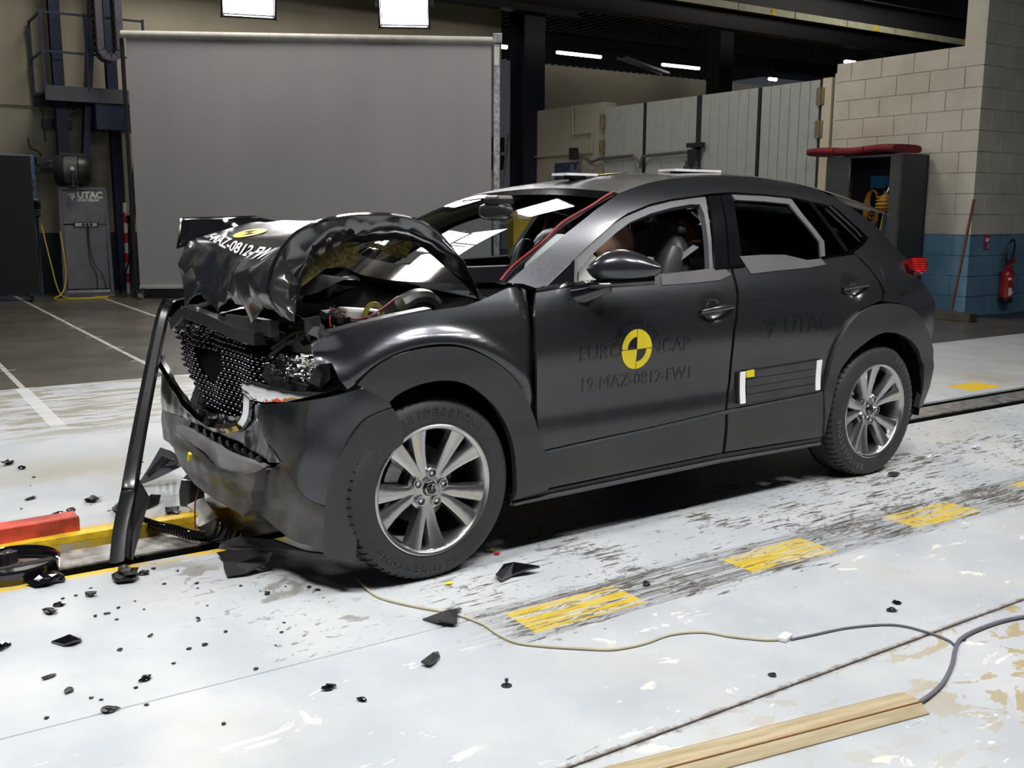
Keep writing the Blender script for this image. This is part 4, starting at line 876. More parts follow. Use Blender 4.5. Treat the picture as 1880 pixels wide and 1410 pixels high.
part(G().box(onY(660, 578, -.5), (.16, .10, .05), ry=.1), 'fluid_tank', pm('tank_white', (.42, .42, .38), .4), bev=.012)
cg = G()
for r in (.030, .036, .042): cg.tube([onY(682, 578, -.55)+np.array([r*math.cos(t), -.02, r*math.sin(t)*1.15]) for t in np.linspace(0, 2*PI, 18)[:-1]], .004, 5, closed=True)
part(cg, 'hose_coil', pm('hose_yellow', (.22, .18, .04), .5), True)
rng = random.Random(3)
for k in range(46):     # broken brackets, clips and trays packed behind the lamp and grille
    u = rng.uniform(330, 640); v = rng.uniform(575, 625)+max(0, (u-470))*(-.02)+(20 if u < 470 else 0); y = (.55-(u-330)/310*1.2)+rng.uniform(-.08, .08)
    c = onY(u, v, y); g = G(); d = [rng.uniform(.02, .09), rng.uniform(.01, .06), rng.uniform(.008, .05)]
    g.box((0, 0, 0), d, rng.uniform(0, 3), rng.uniform(-.8, .8), rng.uniform(-.6, .6))
    part(G().add([tuple(np.array(q)+c) for q in g.V], g.F), 'broken_bracket', (m_black, m_clad, m_black, m_gloss, m_alu if k % 9 == 0 else m_black)[k % 5], bev=.003)
def beam_f(name, L, w, m, y0, y1, t=.02):
    N_ = len(L); Q = [onY(u, v, y0+(y1-y0)*i/(N_-1)) for i, (u, v) in enumerate(L)]; g = G()
    for i in range(N_-1): g.bar(Q[i], Q[i+1], t, w)
    return part(g, name, m, bev=.002)
beam_f('radiator_support', [(322, 596), (345, 572), (395, 590), (440, 612), (478, 622)], .05, m_black, .55, -.35, .05)
beam_f('radiator_support', [(385, 590), (420, 612), (455, 630)], .015, m_alu, .15, -.2, .01)
beam_f('radiator_support', [(420, 590), (470, 597), (505, 605)], .06, m_clad, .0, -.45, .03)
beam_f('bay_strut', [(500, 640), (540, 612), (575, 605)], .012, m_gloss, -.45, -.6, .012)
beam_f('bay_strut', [(495, 655), (525, 630), (560, 620)], .014, m_black, -.45, -.6, .012)
sheet('torn_bracket', [onY(u, v, -.66) for u, v in ((582, 612), (590, 594), (595, 598), (592, 616), (600, 622), (586, 628))], m_alu, car, .006, .004)
sheet('torn_bracket', [onY(u, v, -.62) for u, v in ((560, 585), (585, 580), (592, 600), (580, 620), (562, 612))], m_clad, car, .02, .01)
beam_f('fender_rail', [(600, 616), (660, 600), (727, 584), (786, 572)], .03, m_black, -.80, -.80, .06)
# far side lamp remains
sheet('broken_far_lamp', [onY(u, v, .62) for u, v in ((308, 590), (335, 570), (362, 575), (372, 588), (350, 600), (318, 604))], m_foil, car, .02, .02)
c = front_fn(*FRONT.inv(382, 834))+np.array([-.075, 0, 0]); part(G().box(tuple(c), (.012, .02, .035), rx=.4), 'yellow_clip', m_targ, bev=.002)
# ---- long trim strip hanging off the far corner to the floor
pts = [onY(312, 552, .80), onY(298, 590, .78), onY(268, 740, .52), onY(243, 880, .25), onY(240, 905, .22), onY(228, 970, .06), onZ(222, 1035, .01)]
g = G(); Q = [Vector(q) for q in pts]
def lsec(p, t, w, d):
    n_ = Vector((-.55, -.8, .1)); s = t.cross(n_).normalized(); n2 = s.cross(t).normalized(); return [p-s*w/2, p-s*w/2+n2*d, p-s*w/4+n2*d*.3, p+s*w/4+n2*d*.5, p+s*w/2+n2*d, p+s*w/2]
Qs = [Vector(q) for q in catmull(pts, 6)]; V = []
for i, q in enumerate(Qs): t = (Qs[min(i+1, len(Qs)-1)]-Qs[max(i-1, 0)]).normalized(); V += lsec(q, t, .050+.02*(i/len(Qs)), .024)
n6 = len(Qs); g.add(V, [(i*6+k, i*6+(k+1) % 6, i*6+6+(k+1) % 6, i*6+6+k) for i in range(n6-1) for k in range(6)]); hs = part(g, 'hanging_trim_strip', pm('strip_black', (.010, .010, .012), .28, 0, .3, var=.3), True, ang=30)
sheet('torn_strip_flap', [pts[3]+np.array([.02, -.03, 0]), pts[4]+np.array([.06, -.05, -.02]), onZ(243, 1030, .005), onZ(228, 1030, .005)], m_black, hs, .012, .004)
# ================================================================== mirrors, handles, lettering, interior
def ell(c, r, n=20, m=12, p=1.0, M=None):
    def f(u, v):
        a = 2*PI*u; b = PI*(v-.5); sg = lambda t, e: math.copysign(abs(t)**e, t)
        q = Vector((r[0]*sg(math.cos(b), p)*sg(math.cos(a), p), r[1]*sg(math.cos(b), p)*sg(math.sin(a), p), r[2]*sg(math.sin(b), p)))
        if M: q = M @ q
        return tuple(Vector(c)+q)
    return G().grid(f, n, m, True)
for sd in (-1, 1):
    A_ = np.array([-.575, -.865, 1.117]); B_ = np.array([-.365, -1.065, 1.128]); ax_ = (B_-A_)/np.linalg.norm(B_-A_); pr_ = np.cross(ax_, (0, 0, 1)); pr_ /= np.linalg.norm(pr_)
    up_ = pchip([0, .08, .25, .45, .7, .9, 1], [.004, .030, .062, .074, .056, .026, .008]); dn_ = pchip([0, .08, .25, .5, .8, .95, 1], [.004, .034, .052, .056, .048, .034, .020]); wd_ = pchip([0, .1, .3, .6, .9, 1], [.004, .045, .072, .078, .060, .045])
    def mir(u, v):      # housing: two shells meeting in a sharp crease, pointed outboard
        a = 2*PI*u; c_, s_ = math.cos(a), math.sin(a); hh = (float(up_(v)) if s_ > 0 else float(dn_(v)))
        q = A_+(B_-A_)*v+pr_*float(wd_(v))*math.copysign(abs(c_)**1.15, c_)+np.array([0, 0, 1])*hh*math.copysign(abs(s_)**.8, s_)
        return (q[0], sd*abs(q[1]), q[2])
    mo = part(G().grid(mir, 40, 24, True), 'door_mirror', m_paint, True, ang=42)
    cap_ = [mir(i/40, 1) for i in range(40)]; G().add(cap_, [tuple(range(40))]).build('mirror_outer_cap', m_paint, mo)
    def low(u, v):
        a = 2*PI*u; q = A_+(B_-A_)*(.06+.86*v)+pr_*.055*math.cos(a)*math.sin(PI*(.12+.76*v))**.5+np.array([0, 0, -.062+.018*math.sin(a)+.012*v]); return (q[0], sd*abs(q[1]), q[2])
    G().grid(low, 20, 12, True).build('mirror_base', m_gloss, mo, True)
    G().tube([(-.60, sd*.80, 1.005), (-.56, sd*.85, 1.022), (-.50, sd*.92, 1.052)], [.05, .04, .028], 10).build('mirror_stalk', m_gloss, mo, True)
    G().grid(lambda u, v: (-.44+.07*v, sd*(.88+.15*v), 1.075+.09*u), 5, 8).build('mirror_glass', m_chrome, mo, True)
for cc, nm in ((hF, 'front'), (hR, 'rear')):
    for S_, o_ in ((SIDE, 1), (FAR, -1)):
        def hb(u, v):
            a = cc[0]-.105+.21*u; b = cc[1]-.006+.012*u; q = S_.fn(np.array([a]), np.array([b]))[0]; nn = S_.nrm(np.array([a]), np.array([b]))[0]*o_
            w_ = .004+.0085*math.sin(PI*min(.93, u*.85+.10))**.6; d_ = .022+.012*math.sin(PI*u); t = 2*PI*v
            return tuple(q+nn*(d_-.012+.010*math.cos(t))+np.array([0, 0, 1])*w_*math.sin(t))
        g = G().grid(hb, 18, 12); hbm = part(g, 'door_handle', m_paint, True)
        for uu in (.06, .94):
            q = np.array(hb(uu, .5)); nn = S_.nrm(np.array([cc[0]]), np.array([cc[1]]))[0]*o_; G().cyl(tuple(q), tuple(q-nn*.03), .007, n=8).build('handle_foot', m_black, hbm, True)
def on_side(V, c, sx=1, sz=1, off=.0022, rot=0):
    out = []
    for x, y in V:
        cs, sn = math.cos(rot), math.sin(rot); a = c[0]+(cs*x-sn*y)*sx; b = c[1]+(sn*x+cs*y)*sz
        q = SIDE.fn(np.array([a]), np.array([b]))[0]; out.append((q[0], q[1]-off, q[2]))
    return out
def stext(s_, size, c, name, m, par, bold=.0, rot=0, sp=1.0, sx=1): V, F = tess(*text_mesh(s_, size, bold, sp), .05); return G().add(on_side(V, c, sx, 1, .0022, rot), F).build(name, m, par)
tc = SIDE.inv(1169, 641)
for kind_, (V, F) in target_shapes():
    G().add(on_side(V, tc, .083, .083), F).build('door_target' if kind_ == 'y' else 'door_target_mark', m_targ if kind_ == 'y' else m_ghost, fd)
m_ghost2 = pm('shadow_vinyl', (.034, .035, .040), .22, .6, .9, var=0)
stext('EURO', .088, (tc[0]-.19, tc[1]), 'door_lettering', m_ghost2, fd, 0, 0, 1.0); stext('NCAP', .088, (tc[0]+.19, tc[1]), 'door_lettering', m_ghost2, fd, 0, 0, 1.0)
arcg = G(); word = 'FOR SAFER CARS'
for i, ch in enumerate(word):
    if ch == ' ':
        arcg.build('door_lettering', m_ghost2, fd); arcg = G(); continue
    a = PI/2-(i-(len(word)-1)/2)*.175; V, F = text_mesh(ch, .034); R = .118
    arcg.add(on_side([(R*math.cos(a)+x*math.cos(a-PI/2)-y*math.sin(a-PI/2), R*math.sin(a)+x*math.sin(a-PI/2)+y*math.cos(a-PI/2)) for x, y in V], tc), F)
arcg.build('door_lettering', m_ghost2, fd)
stext('19-MAZ-0812-FW1', .078, (tc[0]+.02, tc[1]-.128), 'door_test_number', m_ghost2, fd)
uc = SIDE.inv(1478, 594); stext('UTAC', .125, (uc[0]+.02, uc[1]), 'door_lettering', m_ghost2, rd, .001)
def swoosh(): 
    out = []
    for k, (x0, y0, x1, y1) in enumerate(((-1.0, .55, .55, 1.0), (-.55, -.15, .6, .7), (-.25, -1.0, .6, .35))):
        P = []; Q_ = []
        for i in range(7):
            t = i/6; x = x0+(x1-x0)*t; y = y0+(y1-y0)*t-.22*math.sin(PI*t)*(1 if k < 2 else -.4); w_ = .02+.17*math.sin(PI*min(.95, t*.9+.08)); P.append((x-w_*.3, y+w_)); Q_.append((x+w_*.3, y-w_))
        V = P+Q_; F = [(i, i+1, 8+i, 7+i) for i in range(6)]; out.append((V, F))
    return out
for V, F in swoosh(): G().add(on_side([(x*.06, y*.05) for x, y in V], (uc[0]-.235, uc[1])), F).build('door_emblem', m_ghost2, rd)
mp = panel('marker_plate', SIDE, px([(1352, 683), (1400, 676), (1450, 668), (1505, 659), (1502, 716), (1450, 724), (1400, 733), (1352, 741)]), m_black, rd, off=.012, thick=.012, res=.08)
for k in range(4):
    f0, f1 = k/4+.012, (k+1)/4-.012; L = []
    for (uu, vt, vb) in ((1366, 681, 739), (1430, 671.5, 728), (1492, 661.5, 718)): L.append((uu, vt+(vb-vt)*f0))
    for (uu, vt, vb) in ((1492, 661.5, 718), (1430, 671.5, 728), (1366, 681, 739)): L.append((uu, vt+(vb-vt)*f1))
    panel('plate_strip', SIDE, px(L), pm('plate_grey', (.055, .055, .057), .35, .2), rd, off=.015, thick=.004, res=.2)
m_retro = pm('reflective_white', (.95, .95, .97), .25, var=0, spec=1)
panel('reflective_strip', SIDE, px([(1355, 682.5), (1364, 681), (1364, 739.5), (1355, 741)]), m_retro, rd, off=.017, thick=.005); panel('reflective_strip', SIDE, px([(1496, 661), (1505, 659.5), (1501, 715), (1493, 716.5)]), m_retro, rd, off=.017, thick=.005)
panel('yellow_square', SIDE, px([(1365, 680), (1379, 677.5), (1379, 690), (1365, 692)]), m_targ, rd, off=.02, thick=.005)
# roof plates with bolts, roof target
for (x0, x1, y, zz) in ((.03, .23, .10, 0), (.475, .80, -.2, 0)):
    z = max(roof_fn((x0-x0r)/(1.93-x0r), .5+y/1.2)[2], roof_fn((x1-x0r)/(1.93-x0r), .5+y/1.2)[2])+.004
    rp_ = part(G().box(((x0+x1)/2, y, z), (x1-x0, .12, .012)), 'roof_plate', m_white_metal)
    part(G().box(((x0+x1)/2, y, z-.014), (x1-x0-.12, .08, .02)), 'plate_spacer', m_black, False, rp_)
    for k in (.42, .62):
        xx = x0+(x1-x0)*k; G().cyl((xx, y, z), (xx, y, z+.05), .007, n=8).cyl((xx, y, z+.008), (xx, y, z+.025), .016, n=6).build('plate_bolt', m_chrome, rp_, True)
def roof_at(x, y):
    ye = float(ry(x)); t = np.clip(y/ye, -1, 1); ze = float(rz(x)); zc = float(zc_(x)); return ze+(zc-ze)*(1-abs(t)**2.3)
for kind_, (V, F) in target_shapes():
    G().add([(.36+x*.12, .12+y*.12, roof_at(.36+x*.12, .12+y*.12)+.006) for x, y in V], F).build('roof_target', m_targ if kind_ == 'y' else m_ghost, car)
# ---- interior
m_seat = pm('seat_leather', (.035, .037, .042), .45, var=.1); m_lin = pm('headliner', (.30, .30, .28), .8); m_dash = pm('dash_teal', (.035, .05, .055), .5); m_bag = pm('airbag_white', (.78, .78, .76), .7, var=.04); m_belt = pm('belt_grey', (.16, .17, .19), .6)
part(G().grid(lambda u, v: tuple(np.array(roof_fn(.02+.9*u, .06+.88*v))-np.array([0, 0, .035])), 16, 12), 'headliner', m_lin, True)
part(G().grid(lambda u, v: (-.95+.42*u, -.70+1.4*v, 1.02+.035*math.sin(PI*u)-.02*(2*v-1)**2-.10*max(0, u-.8)*5), 14, 20), 'dashboard', m_dash, True)
part(G().box((-.62, 0, .78), (.2, 1.36, .42)), 'dash_body', m_black, bev=.03)
part(G().box((.5, 0, .36), (2.2, 1.42, .06)), 'cabin_floor', m_dark); part(G().box((.1, 0, .55), (.9, .24, .34)), 'centre_console', m_black, bev=.03)
for sd in (-1, 1):
    part(G().box((.0, sd*.72, .78), (1.2, .06, .52)), 'door_card', m_black, bev=.02); part(G().box((.95, sd*.72, .80), (.85, .06, .5)), 'door_card', m_black, bev=.02)
def seat(x, y, z0, hd, rake=.25):
    s = part(ell((x-.12, y, z0), (.27, .25, .09), 20, 10, .55), 'seat', m_seat, True)
    M = Matrix.Rotation(rake, 3, 'Y'); ell((x+.17, y, z0+.34), (.075, .235, .34), 20, 14, .6, M).build('seat_back', m_seat, s, True)
    for yy in (-.2, .2): ell((x+.10, y+yy, z0+.36), (.07, .055, .26), 14, 10, .7, M).build('seat_bolster', m_seat, s, True)
    ell((x+.17+.42*math.sin(rake)*1.15, y, z0+.36+hd), (.055, .12, .085), 18, 12, .6, M).build('head_restraint', m_seat, s, True)
    for yy in (-.05, .05): G().cyl((x+.24, y+yy, z0+.6), (x+.28, y+yy, z0+.36+hd), .007, n=8).build('restraint_post', m_chrome, s, True)
    return s
seat(.02, -.37, .58, .27); seat(.02, .37, .58, .27)
part(ell((1.02, 0, .60), (.28, .62, .1), 24, 10, .5), 'rear_bench', m_seat, True); part(ell((1.30, 0, .88), (.08, .62, .32), 24, 12, .5, Matrix.Rotation(.3, 3, 'Y')), 'rear_seat_back', m_seat, True)
for y in (-.4, 0, .4): part(ell((1.43, y, 1.20), (.05, .12, .075), 16, 10, .6), 'rear_head_restraint', m_seat, True)
stw = part(G().tube([(-.40+.10*math.cos(t)*.4, -.37+.185*math.sin(t), .98+.185*math.cos(t)) for t in np.linspace(0, 2*PI, 40)[:-1]], .016, 8, closed=True), 'steering_wheel', m_black, True)
part(ell((-.32, -.37, 1.02), (.10, .24, .22), 24, 16, .9), 'driver_airbag', m_bag, True)
sheet('white_side_card', [onY(u, v, -.70) for u, v in ((1061, 477), (1078, 458), (1102, 480), (1096, 512), (1061, 516))], m_bag, car, .008, .002)
part(ell((-.42, 0, 1.335), (.025, .13, .04), 18, 10, .6), 'rear_view_mirror', m_black, True); part(G().box((-.40, 0, 1.385), (.10, .12, .05)), 'mirror_sensor_box', m_black, bev=.015)
part(G().bar(onY(1205, 505, -.55), onY(1278, 452, -.62), .004, .05, (0, 1, 0)), 'seat_belt', m_belt)
part(G().tube([onY(1010, 380, .62), onY(998, 440, .6)], .018, 8), 'red_belt', pm('red_webbing', (.35, .02, .03), .7), True)
# seated crash dummies: things of their own, held by the seats
def dummy(x, y, z, s, col, name_lab, paintit):
    e = empty('crash_test_dummy', (x, y, z-.12), 0, name_lab, 'dummy')
    def L(a, b, c): return (a*s, b*s, c*s+.12)
    J = {'pel': (0, 0, 0, .13), 'ab': (-.02, 0, .18, .125), 'ch': (-.03, 0, .38, .145), 'nb': (-.05, 0, .52, .07), 'nk': (-.07, 0, .60, .055), 'hd': (-.09, 0, .64, .06)}
    for sd, t in ((-1, 'l'), (1, 'r')):
        J.update({'s'+t: (-.03, sd*.17, .47, .065), 'e'+t: (-.10, sd*.22, .20, .048), 'w'+t: (-.34, sd*.20, .16, .036), 'h'+t: (-.43, sd*.19, .17, .032), 'p'+t: (-.04, sd*.09, -.01, .09), 'k'+t: (-.46, sd*.12, .06, .062), 'a'+t: (-.60, sd*.12, -.32, .042), 'f'+t: (-.72, sd*.12, -.36, .035)})
    E_ = [('pel', 'ab'), ('ab', 'ch'), ('ch', 'nb'), ('nb', 'nk'), ('nk', 'hd')]
    for t in 'lr': E_ += [('ch', 's'+t), ('s'+t, 'e'+t), ('e'+t, 'w'+t), ('w'+t, 'h'+t), ('pel', 'p'+t), ('p'+t, 'k'+t), ('k'+t, 'a'+t), ('a'+t, 'f'+t)]
    K = list(J); me = bpy.data.meshes.new('body'); me.from_pydata([L(*J[k][:3]) for k in K], [(K.index(a), K.index(b)) for a, b in E_], []); o = link('body', me, col, e)
    md = o.modifiers.new('skin', 'SKIN')
    for k, sv in zip(K, me.skin_vertices[0].data): sv.radius = (J[k][3]*s, J[k][3]*s); sv.use_root = (k == 'pel')
    o.modifiers.new('sub', 'SUBSURF').render_levels = 1
    return e, L
m_vinyl = pm('brown_vinyl', (.42, .23, .17), .32, var=.08); m_or = pm('orange_vinyl', (.80, .22, .02), .4, var=.08)
def head(e, c, m, s):
    def f(u, v):
        a = 2*PI*u; b = PI*(v-.5); r = math.cos(b); z = math.sin(b)
        x = .105*r*math.cos(a); y = .078*r*math.sin(a); zz = .118*z
        if z < 0: x *= 1+.1*z; y *= 1+.3*z
        fr = max(0, -math.cos(a))**6*r
        x -= .020*math.exp(-((z+.12)/.16)**2)*fr*math.exp(-(y/.016)**2)   # nose
        x += .012*math.exp(-((z-.06)/.1)**2)*fr*math.exp(-((abs(y)-.03)/.016)**2)   # eye sockets
        x += .006*math.exp(-((z+.42)/.05)**2)*fr                                   # mouth
        return tuple(np.array(c)+np.array([x, y, zz])*s)
    h = G().grid(f, 40, 28, True).build('head', m, e, True); return h, f
e, L = dummy(.20, -.37, .60, .80, pm('dummy_suit', (.10, .11, .13), .7), 'crash test dummy with brown vinyl head in the driver seat', 1)
hc = onY(1128, 452, -.37)-np.array(e.location); h, hf = head(e, hc, m_vinyl, 1.0)
def patch(name, u0, u1, v0, v1, m, s=1.015): G().grid(lambda u, v: tuple(np.array(hc)+(np.array(hf(u0+(u1-u0)*u, v0+(v1-v0)*v))-np.array(hc))*s), 8, 4).build(name, m, h, True)
patch('head_tape', .76, .86, .34, .42, m_white); patch('yellow_tape', .86, .90, .35, .43, m_targ); patch('red_paint', .60, .72, .34, .46, pm('red_paint', (.55, .02, .015), .4)); patch('green_paint', .63, .68, .24, .33, pm('green_paint', (.02, .30, .03), .4))
e, L = dummy(.93, -.12, .66, .62, m_or, 'orange child crash test dummy seated behind the driver', 0)
hc = onY(1250, 440, -.12)-np.array(e.location); head(e, hc, m_or, .82)
part(ell(onY(1278, 458, -.25), (.05, .06, .05), 14, 10), 'wrapped_bundle', pm('plastic_wrap', (.35, .2, .17), .25, 0, .5, var=.4, vscale=40), True)
part(G().box(onY(1255, 470, -.22), (.10, .02, .06), rz=.3), 'black_yellow_label', m_targ)
# ================================================================== things standing around the hall
def room(name, x, y, z, rz, label, cat, group=None): return empty(name, rw(x, y, z), RA+rz, label, cat, group)
# ---- grey backdrop on a rolling frame
ax, ay, bx_, by_ = .70, 11.9, 5.44, 9.3; LN = math.hypot(bx_-ax, by_-ay); th = math.atan2(by_-ay, bx_-ax)
e = room('backdrop_screen', ax, ay, 0, th, 'large grey fabric backdrop on a rolling frame behind the car', 'backdrop')
n = N('backdrop_cloth'); p = n.pos(obj=True); X, Y, Z = n.sep(p)
fold = n.noise(n.pos(obj=True, scale=(2.2, 1, .25)), 1, 4); sm = n.math('LESS_THAN', n.math('ABSOLUTE', n.math('SUBTRACT', n.math('FRACT', n.math('DIVIDE', Z, .82)), .5)), .006)
n.set(Base_Color=n.mix(n.math('MULTIPLY', sm, .35), n.mix(fold, (.34, .335, .37), (.41, .405, .435)), (.34, .33, .35)), Roughness=.75); n.bump(n.noise(p, 400, 2), .1, .001); m_cloth = n.m
g = G(); g.grid(lambda u, v: (.03+(LN-.06)*u, .012*math.sin(u*21)*(1-v)-.05, .19+3.62*v), 60, 20); g.grid(lambda u, v: (.03+(LN-.06)*u, .012*math.sin(u*21)*(1-v)-.046, .19+3.62*v), 60, 20); g.build('cloth', m_cloth, e, True)
m_roll = pm('roller_white', (.52, .52, .50), .45); m_steel = pm('galvanised', (.33, .34, .36), .4, .8, var=.4, vscale=20)
G().cyl((-.03, -.05, 3.85), (LN+.02, -.05, 3.85), .055, n=18).build('roller_tube', m_roll, e, True)
G().box((LN/2, -.05, .17), (LN-.04, .05, .05)).build('hem_bar', m_roll, e, bev=.005); G().box((LN/2, .02, .12), (LN, .08, .09)).build('base_beam', m_dk, e, bev=.005)
ms = G().box((LN+.05, -.03, 1.8), (.10, .10, 3.4)).build('mast', m_steel, e, bev=.006); G().box((LN+.05, -.03, 3.62), (.085, .085, .36)).build('mast_top', pm('pale_mast', (.60, .66, .68), .4, .3), ms, bev=.004); G().box((LN+.06, -.06, 3.88), (.14, .1, .14)).build('roller_bracket', m_steel, ms, bev=.01)
G().box((-.04, 0, 1.95), (.05, .06, 3.7)).build('left_post', m_dk, e, bev=.005)
for xx in (.08, LN*.5, LN-.08):
    for yy in (-.22, .30):
        k = G().tube([(xx-.028, yy, .05), (xx+.028, yy, .05)], .05, 16).build('caster', pm('caster_grey', (.25, .25, .25), .5), e, True); G().box((xx, yy, .09), (.07, .05, .05)).box((xx, yy, .115), (.1, .1, .01)).build('caster_fork', m_steel, k)
    G().box((xx, .04, .13), (.06, .62, .05)).build('foot', m_dk, e, bev=.004)
# ---- yellow notice cabinet behind the far side windows
e = room('yellow_cabinet', 5.75, 9.2, 0, -.35, 'yellow cabinet with notices seen through the windscreen', 'cabinet')
G().box((.45, .2, .8), (.9, .4, 1.6)).build('body', pm('cabinet_yellow', (.62, .42, .03), .5), e, bev=.01)
for (a, b, c_, d_) in ((.16, 1.32, .18, .22), (.62, 1.28, .16, .34), (.42, .95, .1, .12)): G().box((a, -.004, b), (c_, .004, d_)).build('notice', m_white if a != .42 else m_dk, e)
# ---- equipment rack with lettering
RQ = -.18
e = room('equipment_rack', .14, 12.75, 0, RQ, 'grey equipment rack with white UTAC lettering and power strip', 'rack')
m_rack = pm('rack_grey', (.11, .115, .14), .45, .2); m_rack2 = pm('rack_panel', (.15, .155, .18), .45, .1)
for sx in (-.33, .33): 
    G().bar((sx*.97, .03, 1.66), (sx*1.03, -.03, .06), .055, .055, (0, 1, 0)).build('upright', m_rack, e, bev=.004)
    G().bar((sx, .35, 1.2), (sx, .05, .06), .04, .04, (0, 1, 0)).build('rear_upright', m_rack, e)
G().box((0, .03, 1.645), (.70, .06, .05)).build('top_bar', m_rack, e, bev=.004)
G().box((0, .0, 1.36), (.60, .02, .50)).build('upper_panel', m_rack2, e, bev=.003); G().box((0, -.02, .60), (.60, .02, .98)).build('lower_panel', m_rack2, e, bev=.003); G().box((0, -.03, .07), (.62, .05, .05)).build('bottom_bar', m_alu, e, bev=.004)
for y_ in (-.1, .35): G().box((0, y_+.02, .03), (.74, .06, .06)).build('foot', m_rack, e, bev=.004)
pw = G().box((.02, -.03, 1.10), (.36, .03, .075)).build('power_strip', m_black, e, bev=.004); G().box((.02, -.047, 1.10), (.31, .006, .05)).build('strip_face', m_alu, pw)
for k in range(3): G().lathe([(.0, .006), (.022, .006), (.024, 0)], 14, Matrix.Translation((-.02+k*.055, -.05, 1.10)) @ Matrix.Rotation(PI/2, 4, 'X')).build('socket', m_dk, pw, True)
V, F = text_mesh('UTAC', .135, .006); G().add([(x+.10, -.0125, y+1.545) for x, y in V], F).build('lettering', m_white, e)
V, F = text_mesh('UTAC CERAM', .050, .0025); G().add([(x+.07, -.0125, y+1.47) for x, y in V], F).build('lettering', m_white, e)
for V, F in swoosh(): G().add([(x*.07-.15, -.0125, y*.062+1.52) for x, y in V], F).build('emblem', m_white, e)
for k, (xa, xb) in enumerate(((.03, .12), (.05, .20))):
    o = G().tube(catmull([(xa, -.06, 1.08), (xa, -.06, .8), (xa+.02+k*.03, -.05, .5), (xb, -.05, .34), (xb+.06*k, -.05, .08)], 6), .006, 6).build('rack_cable', m_black, e, True)
# drum spotlight on the rack
s_ = room('drum_spotlight', .02, 12.78, 1.67, RQ, 'black drum spotlight standing on the grey equipment rack', 'spotlight')
M = Matrix.Translation((0, .05, .25)) @ Matrix.Rotation(PI/2, 4, 'Y') @ Matrix.Rotation(.1, 4, 'X')
G().lathe([(.0, -.24), (.22, -.24), (.235, -.20), (.235, -.12), (.215, -.11), (.215, .10), (.235, .11), (.22, .20), (.17, .26), (.0, .27)], 32, M).build('drum', m_lamp_body, s_, True)
G().lathe([(.218, -.10), (.218, .09)], 32, M).build('drum_band', pm('drum_grey', (.10, .10, .10), .4), s_, True)
G().box((.0, .05, .48), (.36, .14, .05)).build('vent_box', m_lamp_body, s_, bev=.01)
G().bar((0, -.19, .25), (0, -.19, .0), .03, .02).bar((0, .29, .25), (0, .29, .0), .03, .02).box((0, .05, .01), (.1, .5, .02)).build('yoke', m_lamp_body, s_)
G().tube([(0, -.24, .27), (0, -.19, .27)], .03, 10).build('yoke_knob', m_alu, s_, True)
# ---- small high speed lamps on stands
def cam_lamp(x, y, h, lab):
    c = room('measuring_camera', x, y, 0, RQ, lab, 'camera')
    G().box((0, 0, h), (.13, .16, .14)).build('body', m_lamp_body, c, bev=.015); G().lathe([(.0, .03), (.045, .03), (.06, .0), (.06, -.06)], 18, Matrix.Translation((.0, -.08, h)) @ Matrix.Rotation(PI/2, 4, 'X')).build('lens', m_gloss, c, True)
    G().box((-.03, -.075, h+.075), (.12, .04, .03)).build('hood', m_alu, c, bev=.004); G().box((.0, 0, h-.14), (.1, .1, .1)).build('ball_head', m_black, c, bev=.02)
    G().cyl((0, 0, .35), (0, 0, h-.1), .018, n=8).build('pole', m_black, c, True)
    for k in range(3): a = 2*PI*k/3+.5; G().tube([(0, 0, .75), (.26*math.cos(a), .26*math.sin(a), .012)], .014, 6).build('leg', m_black, c, True)
    return c
cam_lamp(-.50, 12.95, 1.40, 'small camera on a black tripod left of the equipment rack'); cam_lamp(.80, 12.62, 1.18, 'small camera on a black tripod right of the equipment rack')
# ---- black panel and blue cabinet at the left edge
e = room('mobile_partition', -1.35, 12.35, 0, RQ, 'tall black partition board on casters at the left edge', 'partition')
G().box((0, 0, 1.10), (1.45, .06, 1.98)).build('board', pm('panel_black', (.008, .008, .010), .7), e, bev=.006)
for xx in (-.6, .6):
    G().box((xx, 0, .10), (.06, .5, .05)).build('foot', m_dk, e, bev=.004)
    for yy in (-.2, .2): G().tube([(xx-.02, yy, .04), (xx+.02, yy, .04)], .04, 12).build('caster', m_black, e, True)
e = room('blue_cabinet', -1.15, 13.3, 0, 0, 'tall blue metal cabinet behind the black panel', 'cabinet')
m_blue = pm('cabinet_blue', (.045, .12, .24), .4, .1)
G().box((0, .25, 1.08), (1.45, .5, 2.16)).build('body', m_blue, e, bev=.012)
for sx in (-.36, .36): G().box((sx, -.005, 1.06), (.68, .02, 2.02)).build('door', m_blue, e, bev=.006)
nb = G().box((.60, -.02, 1.70), (.19, .008, .17)).build('name_plate', pm('plate_purple', (.03, .02, .07), .5), e); V, F = text_mesh('AM', .085, .001); G().add([(x+.61, -.026, y+1.70) for x, y in V], F).build('plate_lettering', m_white, nb)
e = room('wall_camera', -.30, 13.45, 2.02, 0, 'small black camera on top right of the blue cabinet', 'camera')
G().box((0, 0, .05), (.18, .14, .13)).build('body', m_lamp_body, e, bev=.01); G().cyl((.08, -.06, .05), (.17, -.09, .05), .03).build('lens', m_alu, e, True); G().box((-.09, .05, -.06), (.1, .2, .12)).build('bracket', m_dk, e); G().tube(catmull([(-.0, 0, .11), (-.03, .05, .2), (-.12, .2, .26), (-.14, .25, .42)], 5), .01, 6).build('cable', m_black, e, True)
o = G().tube(rp([(-4, 13.97, 2.97), (-.2, 13.97, 2.95), (-.16, 13.97, 2.9), (-.14, 13.97, 2.4)]), .012, 6).build('wall_cable', m_pipe, smooth=True); tag(o, 'thin dark cable along the cream rear wall', 'cable')
